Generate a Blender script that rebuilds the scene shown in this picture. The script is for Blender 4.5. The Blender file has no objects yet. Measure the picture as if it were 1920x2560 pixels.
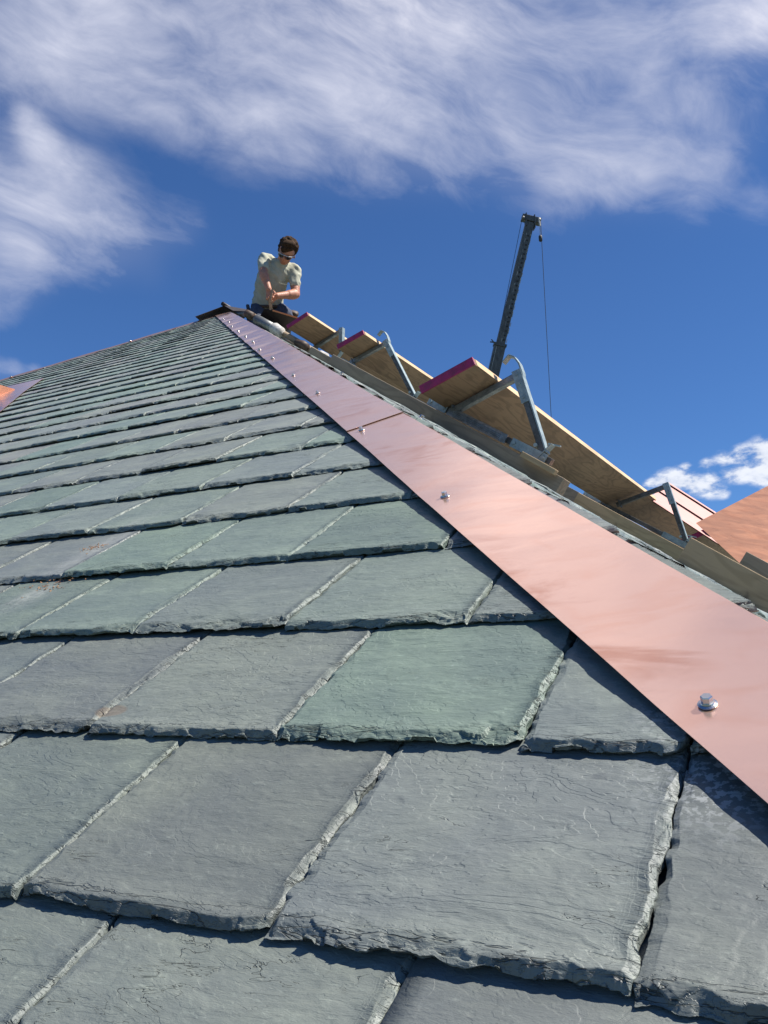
import bpy, bmesh, math, random
import numpy as np
from mathutils import Vector, Matrix

# ------------------------------------------------------------------ camera, frames
sc = bpy.context.scene
col = sc.collection
CAMH = 7.5                                   # camera height above the ground, metres
O = np.array([0., 0., CAMH])
# rows: world axes seen from the camera (right, up, forward)
MW = np.array([[0.873266, 0.093846, -0.478121],
               [0.487243, -0.168194, 0.856937],
               [0.0, 0.981263, 0.192747]])
MW[0] /= np.linalg.norm(MW[0]); MW[1] /= np.linalg.norm(MW[1]); MW[2] /= np.linalg.norm(MW[2])
cr, cu, cf = MW[:, 0], MW[:, 1], MW[:, 2]
cam_d = bpy.data.cameras.new('camera')
cam = bpy.data.objects.new('camera', cam_d); col.objects.link(cam)
cam.matrix_world = Matrix(((cr[0], cu[0], -cf[0], O[0]), (cr[1], cu[1], -cf[1], O[1]), (cr[2], cu[2], -cf[2], O[2]), (0, 0, 0, 1)))
cam_d.sensor_fit = 'VERTICAL'; cam_d.sensor_height = 24.0; cam_d.lens = 24.0 * 2230 / 2560
cam_d.clip_start = 0.02; cam_d.clip_end = 6000
sc.camera = cam

def ndir(x, y):                              # world direction of a point of the view (1659 x 2212 grid)
    v = MW @ np.array([(x * 1.1574 - 960) / 2230, -(y * 1.1574 - 1280) / 2230, 1.0])
    return v / np.linalg.norm(v)
def proj(w):                                 # metres -> 768 x 1024 picture
    c = MW.T @ (np.asarray(w) - O)
    return 384 + 892 * c[0] / c[2], 512 - 892 * c[1] / c[2], c[2]

# ------------------------------------------------------------------ sun, sky, exposure
SUN_EL, SUN_AZ = math.radians(56), math.radians(70)
SUN = np.array([math.sin(SUN_AZ) * math.cos(SUN_EL), math.cos(SUN_AZ) * math.cos(SUN_EL), math.sin(SUN_EL)])
sl = bpy.data.lights.new('sun', 'SUN'); sl.energy = 5.0; sl.angle = math.radians(0.5); sl.color = (1.0, 0.95, 0.87)
so = bpy.data.objects.new('sun', sl); col.objects.link(so)
so.rotation_euler = Vector(-SUN).to_track_quat('-Z', 'Y').to_euler(); so.location = (5, 5, 30)
vs = sc.view_settings
sc.display_settings.display_device = 'sRGB'
vs.view_transform = 'Standard'; vs.look = 'None'; vs.exposure = 0.75; vs.gamma = 1.0; vs.use_curve_mapping = False

class NT:                                    # short node-tree writer
    def __init__(s, tree): s.t = tree; s.n = tree.nodes; s.l = tree.links
    def new(s, kind, props=None, **ins):
        nd = s.n.new(kind)
        for k, v in (props or {}).items(): setattr(nd, k, v)
        for k, v in ins.items():
            key = int(k[1:]) if k[0] == '_' and k[1:].isdigit() else k.replace('_', ' ')
            s.put(nd.inputs[key], v)
        return nd
    def put(s, sock, v):
        if isinstance(v, bpy.types.NodeSocket): s.l.new(v, sock)
        else: sock.default_value = v
    def math(s, op, a, b=0.0, c=0.0, clamp=False):
        nd = s.n.new('ShaderNodeMath'); nd.operation = op; nd.use_clamp = clamp
        s.put(nd.inputs[0], a); s.put(nd.inputs[1], b); s.put(nd.inputs[2], c); return nd.outputs[0]
    def vmath(s, op, a, b=(0, 0, 0)):
        nd = s.n.new('ShaderNodeVectorMath'); nd.operation = op
        s.put(nd.inputs[0], a); s.put(nd.inputs[1], b); return nd.outputs['Value' if op == 'DOT_PRODUCT' else 'Vector']
    def noise(s, vec, scale, detail=4, rough=0.55, dist=0.0):
        nd = s.n.new('ShaderNodeTexNoise'); s.put(nd.inputs['Vector'], vec); s.put(nd.inputs['Scale'], scale)
        nd.inputs['Detail'].default_value = detail; nd.inputs['Roughness'].default_value = rough; nd.inputs['Distortion'].default_value = dist
        return nd.outputs['Fac']
    def ramp(s, v, a, b, lo=0.0, hi=1.0, smooth=True):
        nd = s.n.new('ShaderNodeMapRange'); nd.interpolation_type = 'SMOOTHSTEP' if smooth else 'LINEAR'
        s.put(nd.inputs[0], v)
        for i, q in ((1, a), (2, b), (3, lo), (4, hi)): s.put(nd.inputs[i], q)
        return nd.outputs[0]
    def mix(s, f, a, b, mode='MIX'):
        nd = s.n.new('ShaderNodeMix'); nd.data_type = 'RGBA'; nd.blend_type = mode
        s.put(nd.inputs[0], f)
        for sock, q in ((nd.inputs[6], a), (nd.inputs[7], b)):
            s.put(sock, q if isinstance(q, bpy.types.NodeSocket) else tuple(q) + ((1.0,) if len(q) == 3 else ()))
        return nd.outputs[2]

world = bpy.data.worlds.new('World'); sc.world = world; world.use_nodes = True
w = NT(world.node_tree); w.n.clear()
geo = w.new('ShaderNodeTexCoord').outputs['Generated']
sky = w.new('ShaderNodeTexSky', dict(sky_type='NISHITA', sun_disc=False, sun_elevation=SUN_EL, sun_rotation=SUN_AZ,
                                    altitude=900.0, air_density=1.0, dust_density=0.1, ozone_density=3.0)).outputs[0]
sky = w.mix(1.0, sky, (0.47, 0.735, 1.07), 'MULTIPLY')
ST = ndir(1500, 520) - ndir(500, 150); ST /= np.linalg.norm(ST)            # the streaks run this way
S3 = ndir(829, 700); S2 = np.cross(S3, ST); S2 /= np.linalg.norm(S2)
def comb(a, b, c_, off):
    nd = w.new('ShaderNodeCombineXYZ')
    for i, (ax, k) in enumerate(((ST, a), (S2, b), (S3, c_))):
        w.put(nd.inputs[i], w.math('MULTIPLY_ADD', w.vmath('DOT_PRODUCT', geo, tuple(ax)), k, off + i * 3.1))
    return nd.outputs[0]
big = w.noise(comb(2.2, 4.2, 2.5, 1.7), 1.9, 4, 0.5, 0.25)
wv = w.new('ShaderNodeTexNoise', Vector=comb(2.0, 2.6, 2.0, 3.3), Scale=1.7, Detail=3.0).outputs['Color']
wv = w.vmath('MULTIPLY', w.vmath('SUBTRACT', wv, (.5, .5, .5)), (.6, .9, .6))
fine = w.noise(w.vmath('ADD', comb(2.2, 5.6, 4.0, 7.3), wv), 3.6, 10, 0.62, 0.1)
fibre = w.noise(w.vmath('ADD', comb(1.3, 13.0, 5.0, 4.1), wv), 3.4, 7, 0.58, 0.0)
def blobs(lst):
    acc = 0.0
    for x, y, r, wt in lst:
        r = math.radians(r); d = w.vmath('DOT_PRODUCT', geo, tuple(ndir(x, y)))
        k = 2.0 / (r * r)
        e = w.math('EXPONENT', w.math('MULTIPLY_ADD', d, k, -k))
        acc = w.math('MULTIPLY_ADD', e, wt, acc)
    return acc
cir = blobs([(-60, -20, 4.2, .9), (80, 0, 3.6, .8), (180, 70, 3.0, .8), (300, 60, 3.6, .9), (330, 150, 2.2, .8), (450, 80, 4.0, .9), (480, 190, 2.6, .9), (600, 280, 2.2, .6), (640, 130, 4.2, .9), (700, 230, 3.0, .8),
             (830, 60, 5, .7), (850, 210, 3.2, .9), (820, 330, 2.2, .4), (960, 330, 2.0, .6), (1030, 200, 3.0, .8), (1130, 320, 2.6, .9), (1230, 390, 2.0, .9), (1370, 390, 1.7, .8), (1310, 320, 1.8, .5),
             (1140, 80, 4.2, .8), (1270, 210, 3.4, .7), (1420, 100, 4.0, .6), (1640, 10, 3.0, 1.2), (1500, 420, 1.8, .35), (1590, 320, 1.5, .4), (1640, 440, 1.2, .3), (1450, 260, 2.6, .4),
             (-40, 450, 3.0, 1.0), (90, 450, 2.2, .9), (200, 440, 1.9, .9), (300, 500, 1.9, .7), (400, 490, 1.5, .45), (105, 365, 1.3, 1.1), (80, 305, .9, 1.1), (55, 255, .7, 1.0), (170, 370, 1.0, .5),
             (60, 550, 2.2, .9), (220, 560, 1.8, .6), (-10, 630, 1.8, .8), (330, 600, 1.4, .25), (-20, 795, .8, .9), (30, 797, .6, .8), (75, 800, .5, .6), (115, 803, .4, .4),
             (1100, -500, 18, .5), (2600, 300, 16, .35), (800, -440, 9, 1.1), (1050, -1150, 14, .9), (-300, -500, 10, .6)])
cirn = w.math('MULTIPLY_ADD', fine, 0.9, w.math('MULTIPLY_ADD', fibre, 0.12, w.math('MULTIPLY', big, 0.98)))       # about 1.0
cirs = w.math('SUBTRACT', 1.0, w.math('EXPONENT', w.math('MULTIPLY', cir, -0.95)))
al = w.ramp(w.math('MULTIPLY_ADD', w.math('MULTIPLY', w.math('SUBTRACT', cirn, 1.0), w.math('MULTIPLY', cirs, 2.2, 0, True)), 1.5, cirs), 0.19, 1.12, 0.0, 0.86, False)
al = w.math('POWER', al, 1.15)
al2 = w.math('MULTIPLY', w.ramp(cir, 0.1, 1.1), 0.12)
al = w.math('MAXIMUM', al, al2)
cum = blobs([(1398, 1058, .45, .8), (1420, 1048, .7, .9), (1455, 1036, .75, 1.0), (1495, 1044, .8, 1.0), (1535, 1056, .6, .9), (1565, 1066, .4, .6), (1540, 1030, .4, .5), (1575, 1028, .5, .8), (1605, 1024, .55, .9), (1640, 1030, .6, .9), (1680, 1028, .8, .9), (1525, 1002, .4, .7), (1560, 992, .5, .85), (1598, 984, .6, .95), (1640, 975, .75, 1.0), (1690, 975, 1.0, 1.1), (1482, 1006, .3, .7), (1800, 1010, 2.2, .8)])
puff = w.noise(w.vmath('MULTIPLY', geo, (1, 1, 1.9)), 46.0, 6, 0.6, 0.2)
calpha = w.ramp(w.math('MULTIPLY', cum, w.ramp(puff, 0.3, 0.7, 0.3, 1.6, False)), 0.22, 1.1, 0.0, 0.93)
glow = w.math('MINIMUM', blobs([(760, -520, 8.5, 1.2), (1020, -1150, 13, .8), (1680, -20, 3.2, .30)]), 1.0)       # bright cloud added overhead, out of view, to lift the copper's reflection
c1 = w.mix(al, sky, w.mix(glow, (6.1, 6.35, 7.6), (15.8, 14.9, 14.4)))
c2 = w.mix(calpha, c1, w.mix(w.ramp(puff, .35, .65), (6.2, 6.7, 7.8), (8.2, 8.5, 9.2)))
bg = w.new('ShaderNodeBackground', Color=c2, Strength=0.0683)
wo = w.new('ShaderNodeOutputWorld'); w.l.new(bg.outputs[0], wo.inputs[0])

# ------------------------------------------------------------------ roof frames
S = 0.415
PIT = math.radians(32.22)
nP = np.array([0, -math.sin(PIT), math.cos(PIT)]); vP = np.array([0, math.cos(PIT), math.sin(PIT)]); xP = np.array([1., 0, 0])
OP = O - nP * S                              # P frame origin: foot of the camera on the left roof face
def P(x, v, h=0.0): return OP + xP * x + vP * v + nP * h
HV0, HS = 1.866 - 1.270 * 0.22, -1.270       # hip line on the face:  v = HV0*S + HS*x   (x is negative to the left)
def hip_v(x): return HV0 * S + HS * x
def hip_x(v): return (v - HV0 * S) / HS
AX, AV = -13.9 * S, HV0 * S + 1.270 * 13.9 * S   # the apex
A = P(AX, AV)
lhip_x = lambda v: 2 * AX - hip_x(v)
hd = P(hip_x(0), 0) - A; hd /= np.linalg.norm(hd)         # down the hip
QP = math.atan2(-hd[2], hd[0])
nQ = np.array([math.sin(QP), 0, math.cos(QP)]); tQ = np.array([math.cos(QP), 0, -math.sin(QP)]); yQ = np.array([0., 1, 0])
def Q(y, t, h=0.0): return np.array([A[0], 0, A[2]]) + yQ * y + tQ * t + nQ * h     # y is absolute, t runs down from the ridge
def frame(o, x, y, z):
    return Matrix(((x[0], y[0], z[0], o[0]), (x[1], y[1], z[1], o[1]), (x[2], y[2], z[2], o[2]), (0, 0, 0, 1)))
MP = frame(OP, xP, vP, nP)
MQ = frame(Q(0, 0), tQ, yQ, nQ)              # local x = down the face, y = along, z = out

# ------------------------------------------------------------------ helpers
def tag(o, label=None, cat=None, group=None, kind=None):
    if label: o['label'] = label
    if cat: o['category'] = cat
    if group: o['group'] = group
    if kind: o['kind'] = kind
    return o
WMX = {}
def place(o, parent, mw):
    mw = mw or Matrix.Identity(4); WMX[o.name] = mw.copy()
    if parent is not None:
        o.parent = parent; o.matrix_local = WMX[parent.name].inverted() @ mw
    else: o.matrix_world = mw
    return o
def empty(name, mw, label=None, cat=None, group=None):
    o = bpy.data.objects.new(name, None); col.objects.link(o); o.empty_display_size = 0.1
    place(o, None, mw); return tag(o, label, cat, group)
def T(v): return Matrix.Translation(Vector(v))
def obj(name, verts, faces, mat, parent=None, mw=None, smooth=False, bevel=0.0):
    me = bpy.data.meshes.new(name)
    if bevel:
        bm = bmesh.new(); vl = [bm.verts.new(v) for v in verts]
        for f in faces: bm.faces.new([vl[i] for i in f])
        bmesh.ops.recalc_face_normals(bm, faces=bm.faces)
        bmesh.ops.bevel(bm, geom=list(bm.edges), offset=bevel, segments=2, affect='EDGES', profile=0.6)
        bm.to_mesh(me); bm.free()
    else: me.from_pydata([tuple(map(float, v)) for v in verts], [], [tuple(map(int, f)) for f in faces])
    for m in (mat if isinstance(mat, (list, tuple)) else [mat]): me.materials.append(m)
    if smooth: me.shade_smooth()
    me.update()
    o = bpy.data.objects.new(name, me); col.objects.link(o)
    return place(o, parent, mw)
class MB:                                    # collects solids for ONE mesh
    def __init__(s): s.v = []; s.f = []
    def add(s, v, f):
        k = len(s.v); s.v += [tuple(map(float, q)) for q in v]; s.f += [tuple(i + k for i in q) for q in f]; return s
    def box(s, o, x, y, z):                  # corner + three edge vectors
        o, x, y, z = map(np.array, (o, x, y, z)); o = o.astype(float)
        c = [o, o + x, o + x + y, o + y]; c += [q + z for q in c]
        return s.add(c, [(0, 3, 2, 1), (4, 5, 6, 7), (0, 1, 5, 4), (1, 2, 6, 5), (2, 3, 7, 6), (3, 0, 4, 7)])
    def cb(s, x0, x1, y0, y1, z0, z1): return s.box((x0, y0, z0), (x1 - x0, 0, 0), (0, y1 - y0, 0), (0, 0, z1 - z0))
    def bar(s, a, b, wd, ht, up=(0, 1, 0)):  # bar from a to b; wd across, ht along 'up'
        a, b = np.array(a, float), np.array(b, float); d = b - a; L = np.linalg.norm(d); d /= L
        u = np.array(up, float); u -= d * (u @ d); u /= np.linalg.norm(u); sd = np.cross(d, u)
        return s.box(a - sd * wd / 2 - u * ht / 2, d * L, sd * wd, u * ht)
    def tube(s, pts, r, n=8, cap=True):
        pts = [np.array(p, float) for p in pts]; m = len(pts); r = r if isinstance(r, (list, tuple)) else [r] * m
        v = []; ref = None
        for i, p in enumerate(pts):
            d = pts[min(i + 1, m - 1)] - pts[max(i - 1, 0)]; d /= np.linalg.norm(d) + 1e-12
            if ref is None: ref = np.array([1., 0, 0]) if abs(d[0]) < .8 else np.array([0, 1., 0])
            ref = ref - d * (ref @ d); ref /= np.linalg.norm(ref); b = np.cross(d, ref)
            v += [p + r[i] * (math.cos(2 * math.pi * k / n) * ref + math.sin(2 * math.pi * k / n) * b) for k in range(n)]
        f = [(i * n + k, i * n + (k + 1) % n, (i + 1) * n + (k + 1) % n, (i + 1) * n + k) for i in range(m - 1) for k in range(n)]
        if cap: f += [tuple(range(n))[::-1], tuple(range((m - 1) * n, m * n))]
        return s.add(v, f)
    def prism(s, poly, y0, y1):              # polygon in x,z pulled along y
        n = len(poly); v = [(x, y0, z) for x, z in poly] + [(x, y1, z) for x, z in poly]
        return s.add(v, [tuple(range(n)), tuple(range(2 * n - 1, n - 1, -1))] + [(i, n + i, n + (i + 1) % n, (i + 1) % n) for i in range(n)])
    def build(s, name, mat, parent=None, mw=None, smooth=False, bevel=0.0): return obj(name, s.v, s.f, mat, parent, mw, smooth, bevel)
def grid_obj(name, X, mat, parent, mw, thick, smooth=True):     # X: (n, m, 3) sheet with a real thickness
    n, m = X.shape[:2]
    du = np.gradient(X, axis=0); dv = np.gradient(X, axis=1); nn = np.cross(du, dv); nn /= np.linalg.norm(nn, axis=2, keepdims=True) + 1e-12
    if nn[n // 2, m // 2] @ np.array([0, 0, 1]) < 0: nn = -nn
    V = np.concatenate([X.reshape(-1, 3), (X - nn * thick).reshape(-1, 3)]); k = n * m
    f = []
    for i in range(n - 1):
        for j in range(m - 1):
            a, b, c, d = i * m + j, (i + 1) * m + j, (i + 1) * m + j + 1, i * m + j + 1
            f += [(a, b, c, d), (d + k, c + k, b + k, a + k)]
    ring = [i * m for i in range(n)] + [(n - 1) * m + j for j in range(1, m)] + [i * m + m - 1 for i in range(n - 2, -1, -1)] + [j for j in range(m - 2, 0, -1)]
    for a, b in zip(ring, ring[1:] + ring[:1]): f.append((b, a, a + k, b + k))
    o = obj(name, V, f, mat, parent, mw, smooth)
    bm = bmesh.new(); bm.from_mesh(o.data); bmesh.ops.recalc_face_normals(bm, faces=bm.faces)
    for e in bm.edges:
        if len(e.link_faces) == 2 and e.calc_face_angle(0) > .45: e.smooth = False
    bm.to_mesh(o.data); bm.free()
    return o

# value noise
_pt = np.random.RandomState(5).rand(512, 512)
def vn(x, y):
    xi, yi = np.floor(x).astype(int), np.floor(y).astype(int); fx, fy = x - xi, y - yi
    fx, fy = fx * fx * (3 - 2 * fx), fy * fy * (3 - 2 * fy)
    g = lambda a, b: _pt[a % 512, b % 512]
    return (g(xi, yi) * (1 - fx) + g(xi + 1, yi) * fx) * (1 - fy) + (g(xi, yi + 1) * (1 - fx) + g(xi + 1, yi + 1) * fx) * fy
def fbm(x, y, o=4, r=0.5):
    a = 0; s_ = 0; k = 1.0
    for i in range(o): a = a + k * vn(x * 2 ** i + 17.3 * i, y * 2 ** i + 9.1 * i); s_ += k; k *= r
    return a / s_

# ------------------------------------------------------------------ materials
def mat(name):
    m = bpy.data.materials.new(name); m.use_nodes = True; t = NT(m.node_tree); t.n.clear()
    t.b = t.n.new('ShaderNodeBsdfPrincipled'); o = t.n.new('ShaderNodeOutputMaterial'); t.l.new(t.b.outputs[0], o.inputs[0])
    t.oc = t.new('ShaderNodeTexCoord').outputs['Object']; return m, t
def bump(t, h, strength=0.3, dist=0.001):
    nd = t.new('ShaderNodeBump', Height=h, Strength=strength, Distance=dist); t.l.new(nd.outputs[0], t.b.inputs['Normal'])
def simple(name, c1, c2, scale=8.0, rough=0.6, metal=0.0, stretch=(1, 1, 1), b=0.15, bd=0.001, r2=None, spec=0.5):
    m, t = mat(name); v = t.vmath('MULTIPLY', t.oc, stretch)
    n1 = t.noise(v, scale, 6, 0.6, 0.3); n2 = t.noise(v, scale * 7, 4, 0.6)
    k = t.ramp(t.math('MULTIPLY_ADD', n2, 0.35, t.math('MULTIPLY', n1, 0.75)), 0.38, 0.72)
    t.put(t.b.inputs['Base Color'], t.mix(k, c1, c2)); t.put(t.b.inputs['Roughness'], t.ramp(k, 0, 1, rough, r2 if r2 is not None else rough))
    t.b.inputs['Metallic'].default_value = metal; t.b.inputs['Specular IOR Level'].default_value = spec
    if b: bump(t, n2, b, bd)
    return m

# slate: tint and chipping come from the mesh (each stone has its own colour, with painted sheen up the roof; fresh chipped edges are paler)
m_slate, t = mat('slate')
tint = t.new('ShaderNodeAttribute', dict(attribute_name='tint')).outputs['Color']
chip = t.new('ShaderNodeAttribute', dict(attribute_name='chip')).outputs['Fac']
edge = t.new('ShaderNodeAttribute', dict(attribute_name='edge')).outputs['Fac']
rn = t.new('ShaderNodeAttribute', dict(attribute_name='seed')).outputs['Vector']
vec = t.vmath('ADD', t.oc, rn)
warp = t.vmath('MULTIPLY', vec, (7, 26, 20))
grain = t.noise(warp, 1.0, 9, 0.68, 0.6)
grain2 = t.noise(t.vmath('MULTIPLY', vec, (60, 190, 100)), 1.0, 6, 0.7, 0.4)
cloudy = t.noise(vec, 5.0, 5, 0.6, 0.8)
mott = t.noise(t.vmath('MULTIPLY', vec, (40, 70, 60)), 1.0, 5, 0.75, 1.2)
c = t.mix(t.ramp(cloudy, 0.3, 0.72), t.mix(1.0, tint, (0.86, 0.87, 0.92), 'MULTIPLY'), t.mix(1.0, tint, (1.12, 1.12, 1.08), 'MULTIPLY'))
fleck = t.noise(t.vmath('MULTIPLY', vec, (90, 260, 200)), 1.0, 3, 0.6, 0.3)
c = t.mix(t.ramp(fleck, 0.58, 0.75, 0, 0.45), c, t.mix(1.0, c, (1.7, 1.7, 1.65), 'MULTIPLY'))
c = t.mix(t.ramp(fleck, 0.25, 0.40, 0.35, 0), c, t.mix(1.0, c, (0.6, 0.6, 0.64), 'MULTIPLY'))
c = t.mix(t.ramp(grain, 0.45, 0.75, 0, 0.45), c, t.mix(1.0, c, (1.38, 1.36, 1.30), 'MULTIPLY'))
c = t.mix(t.ramp(grain, 0.22, 0.40, 0.45, 0.0), c, t.mix(1.0, c, (0.66, 0.67, 0.72), 'MULTIPLY'))
c = t.mix(t.ramp(mott, 0.5, 0.74, 0, 0.5), c, t.mix(1.0, c, (1.32, 1.33, 1.28), 'MULTIPLY'))
smudge = t.noise(t.vmath('MULTIPLY', vec, (26, 17, 20)), 1.0, 3, 0.5, 1.4)
c = t.mix(t.ramp(smudge, 0.70, 0.78, 0, 0.55), c, t.mix(1.0, c, (0.50, 0.52, 0.58), 'MULTIPLY'))
white = t.math('MULTIPLY', t.ramp(mott, 0.66, 0.72), t.ramp(t.noise(vec, 3.1, 3, 0.5), 0.55, 0.68))
c = t.mix(t.math('MULTIPLY', white, 0.6), c, (0.36, 0.38, 0.38))
c = t.mix(t.math('MULTIPLY', chip, t.ramp(t.noise(t.vmath('MULTIPLY', vec, (35, 35, 35)), 1.0, 5, 0.7), 0.42, 0.68, 0.0, 0.6)), c, (0.25, 0.28, 0.235))
crk = t.noise(t.vmath('MULTIPLY', vec, (11, 62, 50)), 1.0, 4, 0.55, 0.5)
crk2 = t.noise(t.vmath('MULTIPLY', vec, (9, 30, 60)), 1.0, 4, 0.6, 1.6)
ck = t.math('MAXIMUM', t.math('MULTIPLY', t.ramp(t.math('ABSOLUTE', t.math('SUBTRACT', crk, 0.52)), 0.0, 0.016, 1.0, 0.0), t.ramp(edge, 0.22, 0.6)),
            t.math('MULTIPLY', t.ramp(t.math('ABSOLUTE', t.math('SUBTRACT', crk2, 0.5)), 0.0, 0.006, 1.0, 0.0), t.ramp(t.noise(vec, 9.0, 2, 0.5), 0.58, 0.66)))
c = t.mix(t.math('MULTIPLY', ck, 0.75), c, t.mix(1.0, c, (0.25, 0.26, 0.28), 'MULTIPLY'))  # shadow inside the cracks painted as darker colour
rust = t.math('MULTIPLY', t.ramp(t.noise(vec, 2.3, 4, 0.6, 1.0), 0.71, 0.74), 0.22)
c = t.mix(rust, c, (0.28, 0.19, 0.13))
px = t.new('ShaderNodeSeparateXYZ', Vector=t.oc).outputs
def spot(x0, y0, rx, ry):
    a_ = t.math('DIVIDE', t.math('SUBTRACT', px[0], x0), rx); b_ = t.math('DIVIDE', t.math('SUBTRACT', px[1], y0), ry)
    return t.math('EXPONENT', t.math('MULTIPLY', t.math('ADD', t.math('MULTIPLY', a_, a_), t.math('MULTIPLY', b_, b_)), -1.0))
dusty = t.math('MULTIPLY', t.math('ADD', spot(-1.262, 1.14, .030, .12), spot(-1.235, .93, .034, .05)), t.ramp(t.noise(t.vmath('MULTIPLY', vec, (60, 22, 20)), 1.0, 5, 0.7), 0.3, 0.65, 0.25, 1.0))
c = t.mix(t.math('MULTIPLY', dusty, 0.55, 0, True), c, (0.36, 0.37, 0.345))          # slate dust rubbed up the face
fl = t.math('MULTIPLY', t.math('ADD', spot(-.097, .548, .05, .05), spot(-.145, .61, .022, .018)), t.ramp(t.noise(t.vmath('MULTIPLY', t.oc, (150, 150, 60)), 1.0, 4, 0.6), 0.50, 0.56))
c = t.mix(t.math('MULTIPLY', fl, 0.8, 0, True), c, (0.42, 0.44, 0.44))
c = t.mix(t.math('MULTIPLY', t.ramp(spot(-.743, .598, .022, .012), 0.3, 0.5), 0.5), c, (0.17, 0.12, 0.075))
t.put(t.b.inputs['Base Color'], c); t.put(t.b.inputs['Roughness'], t.ramp(grain, 0.2, 0.8, 0.42, 0.62)); t.b.inputs['Specular IOR Level'].default_value = 0.55
def terrace(nz, steps, sharp=6.0):
    q = t.math('MULTIPLY', nz, steps); f = t.math('FRACT', q)
    return t.math('DIVIDE', t.math('ADD', t.math('FLOOR', q), t.math('MULTIPLY_ADD', f, sharp, 1 - sharp, True)), steps)
cl1 = terrace(t.noise(t.vmath('MULTIPLY', vec, (7, 15, 10)), 1.0, 5, 0.55, 0.5), 16.0, 9.0)
cl2 = terrace(t.noise(t.vmath('MULTIPLY', vec, (16, 52, 40)), 1.0, 5, 0.6, 0.4), 13.0, 7.0)
em = t.ramp(edge, 0.12, 0.6)
pers = t.new('ShaderNodeSeparateXYZ', Vector=rn).outputs
pz = t.math('MULTIPLY_ADD', t.math('FRACT', t.math('MULTIPLY', pers[0], 1.37)), 1.25, 0.15); py = t.math('MULTIPLY_ADD', t.math('FRACT', t.math('MULTIPLY', pers[1], 2.11)), 1.2, 0.35)
hh = t.math('SUBTRACT', t.math('MULTIPLY', grain, t.math('MULTIPLY', py, 1.2)), t.math('MULTIPLY', ck, 1.2))
hh = t.math('ADD', hh, t.math('ADD', t.math('MULTIPLY', grain2, 0.55), t.math('MULTIPLY', mott, 0.45)))
hh = t.math('ADD', hh, t.math('ADD', t.math('MULTIPLY', cl1, t.math('MULTIPLY', pz, 3.6)), t.math('MULTIPLY', cl2, t.math('MULTIPLY_ADD', em, 4.5, 0.6))))
bump(t, hh, 0.8, 0.0017)

def copper(name, base, rough, stain, dull=0.0):
    m, t = mat(name)
    v = t.vmath('MULTIPLY', t.oc, (3.0, 9.0, 3.0))
    rot = t.new('ShaderNodeMapping', Vector=t.oc, Rotation=(0, 0, math.radians(-10)), Scale=(5.5, 17.0, 5.0)).outputs[0]
    n1 = t.noise(rot, 1.0, 6, 0.6, 0.7); n2 = t.noise(t.oc, 2.4, 3, 0.5, 0.6); n3 = t.noise(t.oc, 160.0, 3, 0.5)
    k = t.math('MULTIPLY', t.ramp(n1, 0.49, 0.68), t.ramp(t.noise(t.oc, 4.2, 3, 0.5, 0.6), 0.47, 0.62))
    n4 = t.noise(t.vmath('MULTIPLY', t.oc, (9, 16, 9)), 1.0, 4, 0.55, 1.3)
    c = t.mix(t.ramp(n4, 0.45, 0.75, 0, 0.45), base, t.mix(1.0, base, (0.93, 0.78, 0.70), 'MULTIPLY'))
    c = t.mix(t.math('MULTIPLY', k, stain), c, t.mix(1.0, base, (0.70, 0.48, 0.38), 'MULTIPLY'))
    t.put(t.b.inputs['Base Color'], c); t.b.inputs['Metallic'].default_value = 1.0 - dull
    t.put(t.b.inputs['Roughness'], t.math('ADD', t.ramp(n1, 0.3, 0.7, rough - 0.03, rough + 0.06), 0.0))
    bump(t, t.math('ADD', n3, t.math('MULTIPLY', n2, 30.0)), 0.10, 0.0004)
    return m
m_copper = copper('copper_sheet', (0.97, 0.62, 0.49), 0.19, 0.65, 0.15)
m_copper2 = copper('copper_bright', (0.54, 0.26, 0.15), 0.30, 0.15, 0.35)
m_copper3 = copper('copper_pan', (0.34, 0.175, 0.16), 0.5, 0.2, 0.7)
m_copper_dark = copper('copper_shade_dark', (0.022, 0.014, 0.012), 0.5, 0.3, 0.85)  # near-black: backlit shade of cap and lap sheet painted into the copper
m_steel = simple('galvanised_steel', (0.27, 0.28, 0.275), (0.155, 0.16, 0.16), 30, 0.42, 0.75, b=0.1, r2=0.6)
m_steel_d = simple('weathered_steel', (0.15, 0.15, 0.145), (0.085, 0.08, 0.075), 25, 0.5, 0.55, b=0.2, r2=0.7)
m_tin = simple('dull_zinc', (0.36, 0.43, 0.43), (0.22, 0.27, 0.28), 40, 0.55, 0.35, b=0.15)
m_screw = simple('stainless', (0.75, 0.73, 0.70), (0.6, 0.58, 0.55), 60, 0.25, 1.0, b=0.0)
m_rubber = simple('black_rubber', (0.02, 0.02, 0.02), (0.035, 0.033, 0.03), 60, 0.7)
m_deck = simple('roof_underlay', (0.05, 0.05, 0.05), (0.09, 0.085, 0.08), 10, 0.9)
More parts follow.
